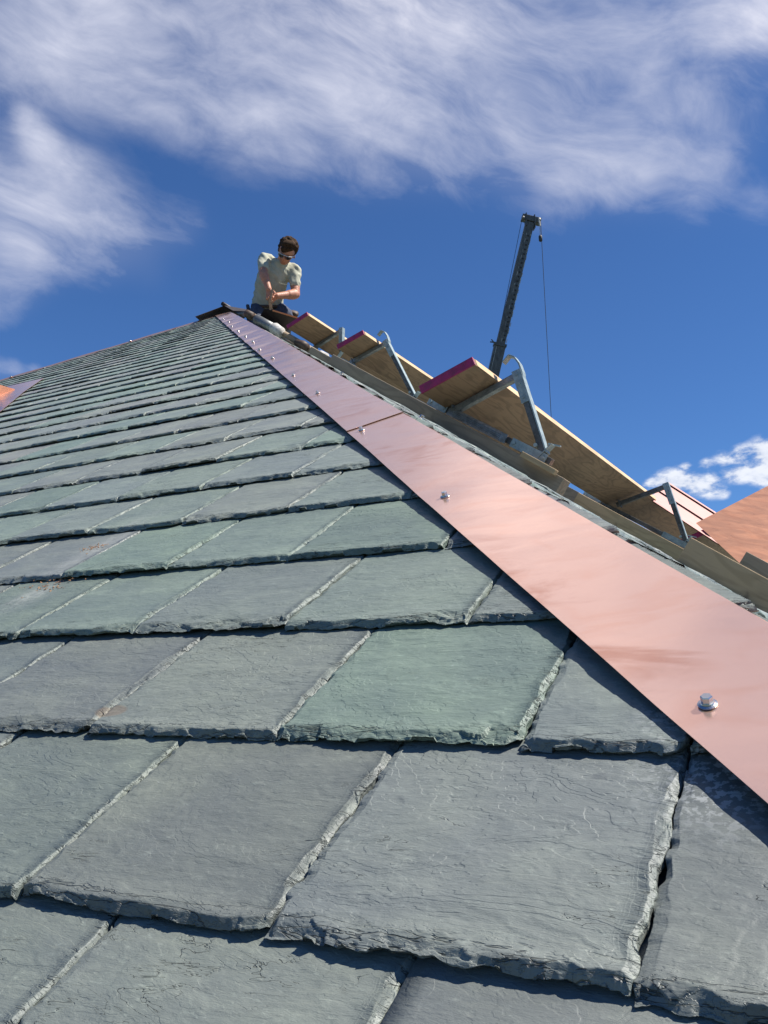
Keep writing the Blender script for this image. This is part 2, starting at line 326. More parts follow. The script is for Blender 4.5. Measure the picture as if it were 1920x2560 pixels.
def wood(name, c1, c2, c3, sx=(2.0, 14, 14), wav=7.0, rough=0.7):
    m, t = mat(name)
    v = t.vmath('MULTIPLY', t.oc, sx)
    ct = t.noise(t.vmath('MULTIPLY', t.oc, (sx[0] * .55, sx[1] * .45, sx[2] * .45)), 1.0, 3, 0.45, 0.4)
    wv = t.math('MULTIPLY_ADD', t.math('SINE', t.math('MULTIPLY', ct, wav * 12)), 0.5, 0.5)
    n1 = t.noise(t.vmath('MULTIPLY', t.oc, (sx[0] * 2, sx[1] * 5, sx[2] * 5)), 1.0, 6, 0.65, 0.2)
    n2 = t.noise(t.oc, 3.0, 4, 0.6)
    c = t.mix(t.ramp(wv, 0.55, 0.98, 0, 0.9), c1, c2); c = t.mix(t.ramp(n1, 0.5, 0.75, 0, 0.8), c, c3); c = t.mix(t.ramp(n2, 0.42, 0.7, 0, 0.5), c, c3)
    kn = t.noise(t.vmath('MULTIPLY', t.oc, (7, 16, 16)), 1.0, 2, 0.5, 0.5); c = t.mix(t.ramp(kn, 0.72, 0.78, 0, 0.8), c, (0.07, 0.045, 0.03))
    t.put(t.b.inputs['Base Color'], c); t.b.inputs['Roughness'].default_value = rough; bump(t, t.math('ADD', n1, wv), 0.25, 0.0008); return m
m_plank = wood('plank_plywood', (0.30, 0.19, 0.112), (0.215, 0.135, 0.078), (0.13, 0.08, 0.047))
m_plank2 = wood('plank_sunlit', (0.66, 0.46, 0.27), (0.58, 0.40, 0.23), (0.42, 0.28, 0.16), wav=3.0)  # paler wood on the outer edges: sunlight painted into the colour
m_timber = wood('grey_timber', (0.32, 0.245, 0.17), (0.25, 0.19, 0.13), (0.15, 0.11, 0.075))
m_timber2 = wood('fresh_timber', (0.46, 0.33, 0.19), (0.38, 0.27, 0.15), (0.25, 0.17, 0.095))
m_magenta = simple('magenta_paint', (0.36, 0.016, 0.11), (0.20, 0.02, 0.07), 30, 0.6, b=0.5, bd=0.002)
m_crane = simple('dark_boom_steel', (0.075, 0.073, 0.07), (0.15, 0.145, 0.135), 5, 0.5, 0.3, stretch=(4, 4, 1))
m_wear = simple('worn_bare_edge', (0.60, 0.58, 0.52), (0.20, 0.19, 0.18), 1.6, 0.6, 0.2, stretch=(1, 1, 3))
m_cable = simple('steel_rope', (0.05, 0.05, 0.05), (0.09, 0.09, 0.09), 30, 0.6, 0.4)
m_skin = simple('skin', (0.50, 0.23, 0.14), (0.38, 0.16, 0.095), 22, 0.5, b=0.1)
m_shirt = simple('green_cotton', (0.46, 0.455, 0.36), (0.37, 0.365, 0.285), 12, 0.9, b=0.4, spec=0.2)
m_jean = simple('denim', (0.045, 0.055, 0.085), (0.085, 0.095, 0.13), 18, 0.85, b=0.5, spec=0.2)
m_hair = simple('brown_hair', (0.020, 0.012, 0.007), (0.070, 0.040, 0.022), 45, 0.8, b=1.0, bd=0.004, spec=0.12)
m_glass = simple('dark_lens', (0.01, 0.01, 0.014), (0.015, 0.015, 0.02), 5, 0.08, b=0.0)
m_frame = simple('pale_plastic', (0.45, 0.46, 0.48), (0.32, 0.33, 0.35), 20, 0.3, b=0.0)
m_glove = simple('dusty_glove', (0.40, 0.27, 0.19), (0.20, 0.13, 0.09), 60, 0.8, b=0.4)
m_tape = simple('white_tape', (0.62, 0.60, 0.56), (0.36, 0.34, 0.31), 40, 0.7, b=0.8, bd=0.004)
m_wall = simple('rendered_wall', (0.50, 0.47, 0.42), (0.42, 0.40, 0.36), 2, 0.9)
m_ground = simple('grass_ground', (0.035, 0.05, 0.02), (0.06, 0.065, 0.03), 0.4, 0.95, b=0)
m_leather = simple('dark_leather', (0.05, 0.03, 0.02), (0.09, 0.055, 0.035), 40, 0.6)

# ------------------------------------------------------------------ ground and the building
g = obj('ground', [(-1500, -1500, 0), (1500, -1500, 0), (1500, 1500, 0), (-1500, 1500, 0)], [(0, 1, 2, 3)], m_ground); tag(g, kind='structure')

roof = empty('slate_roof', T(tuple(P(-3, -1.2))), 'hipped roof of green and grey slates under construction with a copper strip along its hip', 'roof')
VE = -1.25                                   # the eave
xl, xr = lhip_x(VE), hip_x(VE)
eL, eR = P(xl, VE, -.012), P(xr, VE, -.012); ap = A - nP * .012
YB = 17.0                                    # far end of the ridge
far = A + np.array([0, YB - A[1], 0]); dn = np.array([0, 0, 1.])
eR2 = np.array([eR[0], YB, eR[2]]); eL2 = np.array([eL[0], YB, eL[2]])
mid = (eL + eR) / 2
dk = [ap, eL, eR, far - dn * .012, eR2, eL2]; lo = [q - dn * .12 for q in dk]
obj('roof_deck', dk + lo, [(0, 1, 2), (0, 2, 4, 3), (0, 3, 5, 1), (6, 8, 7), (6, 9, 10, 8), (6, 7, 11, 9), (1, 7, 8, 2), (2, 8, 10, 4), (5, 11, 7, 1), (3, 4, 10, 9), (3, 9, 11, 5)], m_deck, roof)
ins = 0.35; wz = eR[2] - .14
MB().cb(eL[0] + ins, eR[0] - ins, eR[1] + ins, YB - .1, 0, wz).build('wall', m_wall, roof)

# ------------------------------------------------------------------ slates
E = 0.5215 * S; TH = 0.0105; V1 = 0.841 * S; WD = 0.5885 * S
rng = np.random.RandomState(11)
PAL = [(c_[0] * .735, c_[1] * .775, c_[2] * .76) for c_ in [(0.202, 0.218, 0.208), (0.196, 0.214, 0.202), (0.192, 0.224, 0.206), (0.184, 0.224, 0.202), (0.172, 0.220, 0.194), (0.196, 0.212, 0.206), (0.206, 0.210, 0.204), (0.190, 0.218, 0.206)]]
def cells(x, y):                             # random number of the nearest scattered point (chips)
    xi, yi = np.floor(x).astype(int), np.floor(y).astype(int); best = np.full(x.shape, 9.0); val = np.zeros(x.shape)
    for a in (-1, 0, 1):
        for b in (-1, 0, 1):
            cx, cy = xi + a, yi + b; px = cx + _pt[cx % 512, cy % 512]; py = cy + _pt[(cx + 77) % 512, (cy + 31) % 512]
            d = (x - px) ** 2 + (y - py) ** 2; m = d < best; best = np.where(m, d, best); val = np.where(m, _pt[(cx + 11) % 512, (cy + 201) % 512], val)
    return val
def slate_geo(x0, x1, v0, nu, nv, tint, seed, cut=None, fine=True, tall=0.06):
    """one stone in face coordinates (x right, v up the face, h out)"""
    L = E + tall; g_ = np.linspace(0, 1, nu + 1)
    if fine: g_ = g_ + .10 * np.sin(2 * np.pi * g_) / -1.0 * 1.2 / 1.2
    xs = x0 + (x1 - x0) * g_
    vs_ = v0 + L * (np.linspace(0, 1, nv + 1) ** (1.45 if fine else 1.0))
    X, V = np.meshgrid(xs, vs_, indexing='ij'); sx, sy = seed
    # ragged outline
    amp = 0.0040 if fine else 0.004
    eb = (fbm((X + sx) * 60, 0 * X + sy, 4) - .5) * amp * 2.4; er = (fbm((V + sy) * 55, 0 * X + sx + 5, 4) - .5) * amp * 2.0; el = (fbm((V + sy) * 55, 0 * X + sx + 9, 4) - .5) * amp * 2.0
    a = (X - x0) / (x1 - x0); b = (V - v0) / L
    X2 = X + er * a ** 6 + el * (1 - a) ** 6; V2 = V + eb * np.clip(1 - b * 5, 0, 1)
    if abs(sx * 10 % 1) < .35: V2 = V2 + .010 * np.clip((a - .90) / .1, 0, 1) ** 2 * np.clip(1 - b * 4, 0, 1)     # a knocked-off corner
    db, dr, dl = V - v0, x1 - X, X - x0
    top = TH * (1 - (V - v0) / E)
    n1 = fbm((X + sx) * 28, (V + sy) * 45, 4); n2 = fbm((X + sx) * 9 + 3, (V + sy) * 20, 4); n3 = fbm((X + sx) * 70, (V + sy) * 130, 3)
    def bev(d, wd, dep, nn): return dep * np.clip(1 - d / np.maximum(wd * (0.25 + 1.6 * nn), 0.002), 0, 1) ** 1.15
    nb = fbm((X + sx) * 22, (V + sy) * 12 + 2, 3); nr = fbm((X + sx) * 9 + 5, (V + sy) * 26, 3)
    pb = np.clip((fbm((X + sx) * 7 + 11, 0 * X + sy, 3) - .40) * 3.2, .12, 1.5); pr_ = np.clip((fbm((V + sy) * 8 + 3, 0 * X + sx, 3) - .42) * 3.4, .08, 1.4)
    cutd = bev(db, 0.020 * pb + .003, 0.0060, nb) + bev(dr, 0.0075 * pr_ + .0012, 0.0036, nr) + bev(dl, 0.007, 0.0026, 1 - nr)
    if fine:
        wx, wy = X + (n1 - .5) * .010, V + (n3 - .5) * .010
        ce = cells((wx + sx) * 34 + (wy + sy) * 6, (wy + sy) * 75); cs_ = cells((wx + sx) * 90, (wy + sy) * 40 + (wx + sx) * 9); ci = np.where(db < 1.4 * dr, ce, cs_); ct = cells((wx + sx) * 80, (wy + sy) * 170)
        h = top - np.clip(cutd * (.30 + 1.1 * ci + .35 * ct), 0, .0085) - (cutd > .0002) * .0004 * ci
        q2 = n2 * 7.0; st2 = (np.floor(q2) + np.clip((q2 - np.floor(q2)) * 9 - 8, 0, 1)) * 0.00038
        h = h - st2 + (n3 - .5) * 0.0006 + (n1 - .5) * .0010
    else:
        h = top - cutd + (n1 - .5) * 0.0016
    chipv = np.clip(cutd / 0.0035, 0, 1) * np.where(dr < 0.03, 1.0, 0.25) + 2 * np.round(60 * np.exp(-np.clip(np.minimum(db, 1.6 * dr + .004), 0, 1) / .016))
    vt = np.stack([X2, V2, h], -1).reshape(-1, 3); m = nv + 1
    keep = None
    I, J = np.meshgrid(np.arange(nu), np.arange(nv), indexing='ij'); a0 = (I * m + J).ravel()
    F = np.stack([a0, a0 + m, a0 + m + 1, a0 + 1], 1)
    # skirts: butt (v = v0), left and right, rough in three rows
    ring = np.concatenate([np.arange(nv, -1, -1), np.arange(1, nu + 1) * m, nu * m + np.arange(1, nv + 1)])
    rows = [ring]; allv = [vt]; base = len(vt); cv = [chipv.ravel()]
    if not fine: allv.append(vt[ring].copy()); rows = [base + np.arange(len(ring))]; base += len(ring); cv.append(np.full(len(ring), 60.0))
    NR = 4 if fine else 1
    for r in range(1, NR + 1):
        s_ = vt[ring].copy(); f = r / NR; hb = TH * (1 - (s_[:, 1] - v0) / E) - TH - 0.0004; s_[nv:nv + 1 + nu, 1] += .0045 * f
        s_[:, 2] = s_[:, 2] * (1 - f) + hb * f
        if r < NR or not fine: jit = (fbm(s_[:, 0] * 55 + sx + r * 31.7, s_[:, 1] * 55 + sy + r * 7.3, 4) - .5) * (0.0055 if fine else 0)
        else: jit = 0.0015 * np.ones(len(ring))
        nL = nv + 1; s_[nL - 1:nL + nu, 1] += (jit[nL - 1:nL + nu] if fine else 0); s_[:nL, 0] += .4 * (jit[:nL] if fine else 0); s_[nL + nu:, 0] -= .4 * (jit[nL + nu:] if fine else 0)
        allv.append(s_); rows.append(base + np.arange(len(ring))); base += len(ring); cv.append(np.full(len(ring), 60.0))
    fs = [F]
    for r in range(NR):
        p, q_ = rows[r], rows[r + 1]; fs.append(np.stack([p[:-1], q_[:-1], q_[1:], p[1:]], 1))
    V_ = np.concatenate(allv); F = np.concatenate(fs); C = np.concatenate(cv)
    if cut is not None:
        ctr = V_[F].mean(1); F = F[cut(ctr[:, 0], ctr[:, 1])]
        used = np.unique(F); mp = -np.ones(len(V_), int); mp[used] = np.arange(len(used)); V_ = V_[used]; C = C[used]; F = mp[F]
    return V_, F, C
def slate_obj(name, V_, F, C, tints, seeds, parent, mw, smooth=True):
    me = bpy.data.meshes.new(name); me.vertices.add(len(V_)); me.vertices.foreach_set('co', V_.astype(np.float32).ravel())
    me.loops.add(F.size); me.loops.foreach_set('vertex_index', F.astype(np.int32).ravel())
    me.polygons.add(len(F)); me.polygons.foreach_set('loop_start', (np.arange(len(F)) * 4).astype(np.int32))
    me.polygons.foreach_set('use_smooth', np.full(len(F), smooth))
    me.update(calc_edges=True); me.validate()
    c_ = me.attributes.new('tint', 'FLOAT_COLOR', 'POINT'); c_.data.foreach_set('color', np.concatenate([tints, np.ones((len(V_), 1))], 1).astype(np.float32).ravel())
    ed_ = np.floor(C / 2) / 60; a_ = me.attributes.new('chip', 'FLOAT', 'POINT'); a_.data.foreach_set('value', (C - 2 * np.floor(C / 2)).astype(np.float32)); a_ = me.attributes.new('edge', 'FLOAT', 'POINT'); a_.data.foreach_set('value', ed_.astype(np.float32))
    s_ = me.attributes.new('seed', 'FLOAT_VECTOR', 'POINT'); s_.data.foreach_set('vector', seeds.astype(np.float32).ravel())
    me.materials.append(m_slate)
    o = bpy.data.objects.new(name, me); col.objects.link(o); return place(o, parent, mw)

# joints read along each course: even spacing, half bond, small errors
KNOWN = {0: [.653, 1.242], 1: [-.26, .326, .911, 1.491], 2: [.321, .637, 1.218, 1.812], 3: [.938, 1.514, 2.109, 2.663], 4: [1.21, 1.815, 2.384], 5: [1.56, 2.146, 2.736, 3.32, 3.893]}
TINTK = {(0, 0): 0, (0, 1): 0, (0, 2): 1, (1, 0): 0, (1, 1): 5, (1, 2): 0, (1, 3): 1, (1, 4): 1, (2, 0): 0, (2, 1): 5, (2, 2): 4, (2, 3): 1, (2, 4): 1, (2, 5): 1, (3, 0): 1, (3, 1): 2, (3, 2): 7, (3, 3): 3, (3, 4): 3, (4, 0): 5, (4, 1): 4, (4, 2): 3, (4, 3): 4, (4, 4): 5, (5, 0): 1, (5, 1): 7, (5, 2): 1, (5, 3): 2, (5, 4): 7}
stones = []
NC = int((AV - V1) / E) + 1
for k in range(-1, NC + 1):
    v0 = V1 + (k - 1) * E + rng.uniform(-.0012, .0012)
    xr_, xl_ = hip_x(v0), lhip_x(v0)
    js = list(KNOWN.get(k, []))
    if not js:
        j0 = (.326 if k % 2 else .63) + rng.uniform(-.03, .03)
        while -j0 * S > xr_ - .03: j0 += WD / S
        while -(j0 - WD / S) * S < xr_ - .03: j0 -= WD / S
        js = [j0]
    while js[-1] * -S > xl_: js.append(js[-1] + WD / S * rng.uniform(.985, 1.015))
    edges = [xr_ + .12] + [-j * S for j in js]
    for i in range(len(edges) - 1):
        x1, x0 = edges[i], edges[i + 1]
        if x1 - x0 > .36 and x1 - xr_ > .1: x1 = max(xr_ + .05, x0 + .2)
        if x0 > xr_ + .02 : continue
        pi = TINTK.get((k, i)); base = np.array(PAL[pi if pi is not None else rng.choice(len(PAL), p=[.14, .12, .16, .16, .10, .10, .08, .14])])
        tnt = base * np.array([.94, .925, .905]) * (1 + .026 * min(max(k - 2, 0), 14)) * rng.uniform(.93, 1.08) * (1 + rng.uniform(-.02, .02, 3))  # higher courses tinted paler, standing in for grazing sky sheen
        pts = [proj(P(a, b, 0)) for a, b in ((x0, v0), (x1, v0), (min(x1, hip_x(v0 + E)), v0 + E), (x0, v0 + E))]
        inside = any(-150 < p[0] < 918 and -200 < p[1] < 1250 and p[2] > 0.05 for p in pts)
        ar = 0
        if all(p[2] > .05 for p in pts):
            cl = [(min(max(p[0], 0), 768), min(max(p[1], 0), 1024)) for p in pts]
            ar = abs(sum(cl[q][0] * cl[(q + 1) % 4][1] - cl[(q + 1) % 4][0] * cl[q][1] for q in range(4))) / 2
            wpx = math.hypot(pts[0][0] - pts[1][0], pts[0][1] - pts[1][1])
        else: wpx = 300
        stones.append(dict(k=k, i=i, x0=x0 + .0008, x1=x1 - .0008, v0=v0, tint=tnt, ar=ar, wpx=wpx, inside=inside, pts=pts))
order = sorted(range(len(stones)), key=lambda q: -stones[q]['ar'])
big100 = set(order[:100])
BV, BF, BC, BT, BS = [], [], [], [], []; bn = 0
def cutP(x, v): return (x < hip_x(v) - .002) & (x > lhip_x(v) + .002)
for q, s_ in enumerate(stones):
    seed = rng.uniform(0, 80, 2); fine = q in big100
    if fine: nu = int(np.clip(s_['wpx'] * .8, 26, 230)); nv = int(np.clip(nu * .95, 24, 200))
    else: nu, nv = (16, 7) if s_['inside'] else (10, 5)
    jx = rng.uniform(-.0012, .0012); lift = rng.choice([0, 0, 0, .0015, .0035]); 
    V_, F, C = slate_geo(s_['x0'] + 0, s_['x1'], s_['v0'] + rng.uniform(-.0022, .0022), nu, nv, s_['tint'], seed, cutP, fine or s_['inside'])
    if len(F) == 0: continue
    if s_['x1'] > hip_x(s_['v0']) - .30: lift = 0; jx = 0
    V_[:, 2] += lift * np.clip(1 - (V_[:, 1] - s_['v0']) / E, 0, 1) + (V_[:, 0] - s_['x0']) * jx * 4 * np.clip(1 - (V_[:, 1] - s_['v0']) / E, 0, 1)
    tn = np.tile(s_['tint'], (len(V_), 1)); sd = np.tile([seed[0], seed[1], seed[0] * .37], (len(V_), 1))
    if fine: o = slate_obj('slate', V_, F, C, tn, sd, roof, MP)
    else:
        BV.append(V_); BF.append(F + bn); BC.append(C); BT.append(tn); BS.append(sd); bn += len(V_)
# the right face, seen edge-on past the hip
toP = np.array(MP.inverted() @ MQ)
HS_T = (lambda y: (A[1] - y) * (hd[0] / -hd[1]) / math.cos(QP))           # slope distance of the hip at depth y
for k in range(2, 42):
    t0 = k * E + .05
    y = 6.976 - t0 * math.cos(QP) * (-hd[1] / hd[0]) - .15 + (WD / 2 if k % 2 else 0)
    while y < 9.5:
        seed = rng.uniform(0, 80, 2); near = 0.5 < y < 5.5
        V_, F, C = slate_geo(y, y + WD - .003, 0, 22 if near else 6, 8 if near else 3, None, seed, None, near)
        V_[:, 2] *= 1.25; V_[:, 2] += (-.003 if y > .9 else -.007) + .010 * min(max((y - 1.6) / 1.0, 0), 1) * min(max((5.2 - y) / 1.2, 0), 1) + rng.uniform(-.001, .003)
        tloc = t0 - V_[:, 1]; V2 = np.stack([tloc, V_[:, 0], V_[:, 2] - .004], 1)
        ctr = V2[F].mean(1); F = F[(ctr[:, 0] > (A[1] - ctr[:, 1]) * (hd[0] / -hd[1]) / math.cos(QP) * 0 + 0) & (ctr[:, 1] > A[1] - ctr[:, 0] * math.cos(QP) * (-hd[1] / hd[0]) + .004)][:, ::-1]
        used = np.unique(F)
        if len(used):
            mp = -np.ones(len(V2), int); mp[used] = np.arange(len(used)); V2 = V2[used]; C = C[used]; F = mp[F]
            W2 = V2 @ toP[:3, :3].T + toP[:3, 3]
            tn = np.tile(np.array(PAL[rng.randint(8)]) * rng.uniform(1.0, 1.3), (len(V2), 1)); sd = np.tile([seed[0], seed[1], seed[0] * .37], (len(V2), 1))
            BV.append(W2); BF.append(F + bn); BC.append(C); BT.append(tn); BS.append(sd); bn += len(V2)
        y += WD
o = slate_obj('slates', np.concatenate(BV), np.concatenate(BF), np.concatenate(BC), np.concatenate(BT), np.concatenate(BS), roof, MP)
o['kind'] = 'stuff'

# crumbs left on the slates
rr = np.random.RandomState(8); b = MB()
for _ in range(90):
    cx_, cv_, sp_, h_ = ((-1.275, 1.128, .014, .0052), (-1.228, .975, .024, .0022))[int(rr.rand() < .62)]
    p_ = np.array([cx_ + rr.normal() * sp_ * 1.2, cv_ + rr.normal() * sp_ * .6, h_ + .0006]); d_ = rr.normal(size=3); d_[2] *= .3; d_ /= np.linalg.norm(d_); l_ = rr.uniform(.001, .0045)
    b.bar(p_, p_ + d_ * l_, l_ * .45, .0008, (0, 0, 1))
m_crumb = simple('wood_crumbs', (0.42, 0.22, 0.10), (0.20, 0.10, 0.05), 90, 0.8, b=0)
o = b.build('sawdust_crumbs', m_crumb, None, None); o.data.transform(Matrix.Translation((1.25, -1.05, 0))); place(o, None, MP @ T((-1.25, 1.05, 0)))
tag(o, 'orange brown wood crumbs on a pale dusty streak of the slates at the left', 'debris', None, 'stuff')

# ------------------------------------------------------------------ copper hip flashing
hdP = np.array([1.0, HS]); hdP /= np.linalg.norm(hdP)                        # down the hip on the face (x, v)
pP = np.array([hdP[1], -hdP[0]]); pP = pP if pP[0] < 0 else -pP              # away from the hip, down-left
CW = 0.158; H0 = np.array([AX, AV])
SCR = [(-.129, .636), (-.588, 1.217), (-1.009, 1.749), (-1.44, 2.301), (-1.804, 2.756), (-2.293, 3.379), (-2.659, 3.827), (-3.015, 4.302), (-3.379, 4.76), (-3.829, 5.328), (-4.307, 5.927), (-4.774, 6.549), (-5.25, 7.13)]
scr_s = [((np.array(q) - H0) @ hdP) for q in SCR]; LT = (np.array([hip_x(-1.25), -1.25]) - H0) @ hdP
s_seam = (np.array([-.945, 1.74]) - H0) @ hdP
def cu_h(s_, c_):                            # height of the sheet over the slate plane; it dimples at every screw
    h = 0.0158 + 0.003 * (1 - c_ / CW) + .0015 * (fbm(s_ * 1.7, c_ * 3 + 4, 3) - .5) * 2
    far_ = np.clip((6.9 - s_) / 3.0, 0, 1)
    for a in scr_s:
        h = h - (.0012 + .0075 * far_) * np.exp(-((s_ - a) / .055) ** 2) * np.clip(1 - abs(c_ - .128) / .11, 0, 1) ** .7
    h = h + far_ * .0022 * (fbm(s_ * 7, c_ * 4 + 2, 2) - .5) * 2 * np.clip(c_ / CW, 0, 1)
    return h
def RO_(a): return .003 + .021 * float(np.clip((a - 4.2) / 3.2, 0, 1))      # the fold drifts a little down the near face
def sheet(name, sa, sb, dh):     # the upper sheet laps over the lower
    n = int((sb - sa) / .02); ss = np.linspace(sa, sb, n); rows = []
    Minv = np.array(MP.inverted())
    for a in ss:
        row = []; RO = RO_(a); c1 = np.linspace(RO, CW, 20)
        # down the other face: 9 cm
        y_h = P(*(H0 + hdP * a + pP * RO), float(cu_h(np.array(a), np.array(RO))) + dh)
        for c_ in (0.036, 0.028, 0.018, .009):
            wob = .003 * (fbm(np.array(a * 3.0), np.array(c_ * 9.), 3) - .5) * 2
            e = np.cross(nQ, hd); e = e if e[1] > 0 else -e
            pw = y_h + e * c_ + nQ * (wob * min(c_ / .03, 1) + .004 * c_ / .16); row.append(Minv[:3, :3] @ pw + Minv[:3, 3])
        for c_ in c1:
            hh_ = cu_h(np.array(a), np.array(c_))
            ed = .0012 * (fbm(np.array(a * 2.5), np.array(3.3), 3) - .5) * 2 * (c_ / CW)
            xy = H0 + hdP * a + pP * (c_ + ed); row.append(np.array([xy[0], xy[1], hh_ + dh]))
        rows.append(row)
    return grid_obj(name, np.array(rows), m_copper, roof, MP, .0008)
near = sheet('hip_flashing', s_seam - .08, LT, .0); near['label'] = 'lower, nearer copper sheet of the hip strip, pale pink with smudges'
upper = sheet('hip_flashing', -.02, s_seam + .0, .0024); upper['label'] = 'upper copper sheet of the hip strip, violet with reflected sky and dented at its screws'

def screw(parent, mw, sc_=1.0):
    b = MB(); n = 6
    hexa = lambda r, z: [(r * math.cos(math.pi / 3 * i), r * math.sin(math.pi / 3 * i), z) for i in range(n)]
    b.tube([(0, 0, .0006), (0, 0, .0016), (0, 0, .0030)], [.0074, .0076, .0040], 20)           # dished washer
    b.tube([(0, 0, .0026), (0, 0, .0034)], [.0056, .0052], 20)                                  # flange
    rings = [hexa(.0046, .0034), hexa(.0046, .0078), hexa(.0040, .0086)]
    v = [p for r_ in rings for p in r_]; f = [(a * 6 + i, a * 6 + (i + 1) % 6, (a + 1) * 6 + (i + 1) % 6, (a + 1) * 6 + i) for a in range(2) for i in range(6)] + [tuple(range(12, 18))]
    b.add(v, f)
    return b.build('screw', m_screw, parent, mw @ Matrix.Scale(sc_, 4))
for q, a in zip(SCR, scr_s):
    q = np.array(q) * .957; a = (q - H0) @ hdP; c_ = float(np.clip((q - H0) @ pP, .105, .140)); xy = H0 + hdP * a + pP * c_; par = near if a > s_seam else upper
    z = float(cu_h(np.array(a), np.array(c_))) + (.0 if par is near else .0024)
    screw(par, MP @ T((xy[0], xy[1], z)), 1.0 if a > 6 else 1.25)
# screws of the far leg, standing on the hip edge
for a in (4.4, 5.6, 6.85, 7.9):
    e = np.cross(nQ, hd); e = e if e[1] > 0 else -e
    pw = P(*(H0 + hdP * a)) + e * .012 + nQ * .004
    screw(near if a > s_seam else upper, frame(pw, yQ, np.cross(nQ, yQ), nQ), 1.1)
# left hip: narrow copper cap with screws
cap = MB()
lh = np.array([-hd[0], hd[1], hd[2]])
n2 = np.array([-nQ[0], 0, nQ[2]]); e2 = np.cross(n2, lh); e2 = e2 if e2[1] > 0 else -e2; e1 = np.cross(nP, lh); e1 = e1 if e1[1] < 0 else -e1
rows = []
for a in np.linspace(0.1, 9.0, 60):
    c0 = A + lh * a + dn * .018; wb = .002 * math.sin(a * 9)
    rows.append([c0 + e2 * .12 + n2 * -.006, c0 + e2 * .06, c0 + dn * (.004 + wb), c0 + e1 * .010 + nP * -.004, c0 + e1 * .020 + nP * (-.008)])
lcap = grid_obj('left_hip_flashing', np.array(rows), m_copper, roof, None, .0008)
lcap.name = 'narrow_hip_flashing'; WMX[lcap.name] = Matrix.Identity(4)
for a in (1.1, 2.3, 3.6, 4.9, 6.2): screw(lcap, frame(A + lh * a + dn * .020 + e1 * .010, xP, vP, nP), 1.4)

# apex: unfinished ridge cap, a folded sheet, the shade of its underside put into the colour
cap = empty('ridge_cap', T(tuple(A)), 'backlit folded copper cap coloured near-black, perched on the very top of the roof, left of the worker', 'ridge cap')
def sheet4(name, p, m, parent, th=.003, sub=1):
    p = [np.array(q, float) for q in p]; X = np.array([[p[0] * (1 - a) * (1 - b) + p[1] * a * (1 - b) + p[2] * a * b + p[3] * (1 - a) * b for b in np.linspace(0, 1, sub + 1)] for a in np.linspace(0, 1, sub + 1)])
    return grid_obj(name, X, m, parent, None, th)
tp = A + np.array([-.02, .02, .075])
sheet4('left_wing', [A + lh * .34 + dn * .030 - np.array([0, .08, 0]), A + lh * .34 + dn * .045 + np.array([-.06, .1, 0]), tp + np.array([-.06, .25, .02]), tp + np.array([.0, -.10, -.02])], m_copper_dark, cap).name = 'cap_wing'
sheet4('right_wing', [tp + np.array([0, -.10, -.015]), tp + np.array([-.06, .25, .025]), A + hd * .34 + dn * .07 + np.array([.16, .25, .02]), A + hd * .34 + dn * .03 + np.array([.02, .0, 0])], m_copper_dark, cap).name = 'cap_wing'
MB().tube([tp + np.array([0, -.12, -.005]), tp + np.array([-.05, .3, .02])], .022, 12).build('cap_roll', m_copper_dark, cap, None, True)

# dormer at the left edge: copper valley flashing on the slates and a copper cheek
dor = empty('dormer', T(tuple(P(-6.0, 4.2))), 'copper clad dormer end with pink valley flashing at the left edge of the slates', 'dormer')
b = MB()
poly = [(-5.62, 5.13), (-5.03, 4.38), (-4.26, 3.49), (-4.9, 3.1), (-6.9, 3.6), (-7.2, 5.2), (-6.5, 5.20)]
vtx = [(x, v, .016) for x, v in poly] + [(x, v, .0135) for x, v in poly]; n = len(poly)
b.add(vtx, [tuple(range(n)), tuple(range(2 * n - 1, n - 1, -1))] + [(i, (i + 1) % n, n + (i + 1) % n, n + i) for i in range(n)]); b.build('valley_flashing', m_copper, dor, MP)
b = MB(); q0, q1 = P(-5.50, 4.52, .02), P(-7.6, 4.74, .02)
b.box(q0, (q1 - q0) * np.array([1, 1, 0]), (0.02, .3, 0), (0, 0, .10)); b.build('fascia', m_copper2, dor)
b = MB(); b.box(q0 + np.array([-.03, .03, -.5]), (q1 - q0) * np.array([1, 1, 0]), (0.02, .9, .2), (0, 0, .49)); b.build('cheek', m_copper_dark, dor)

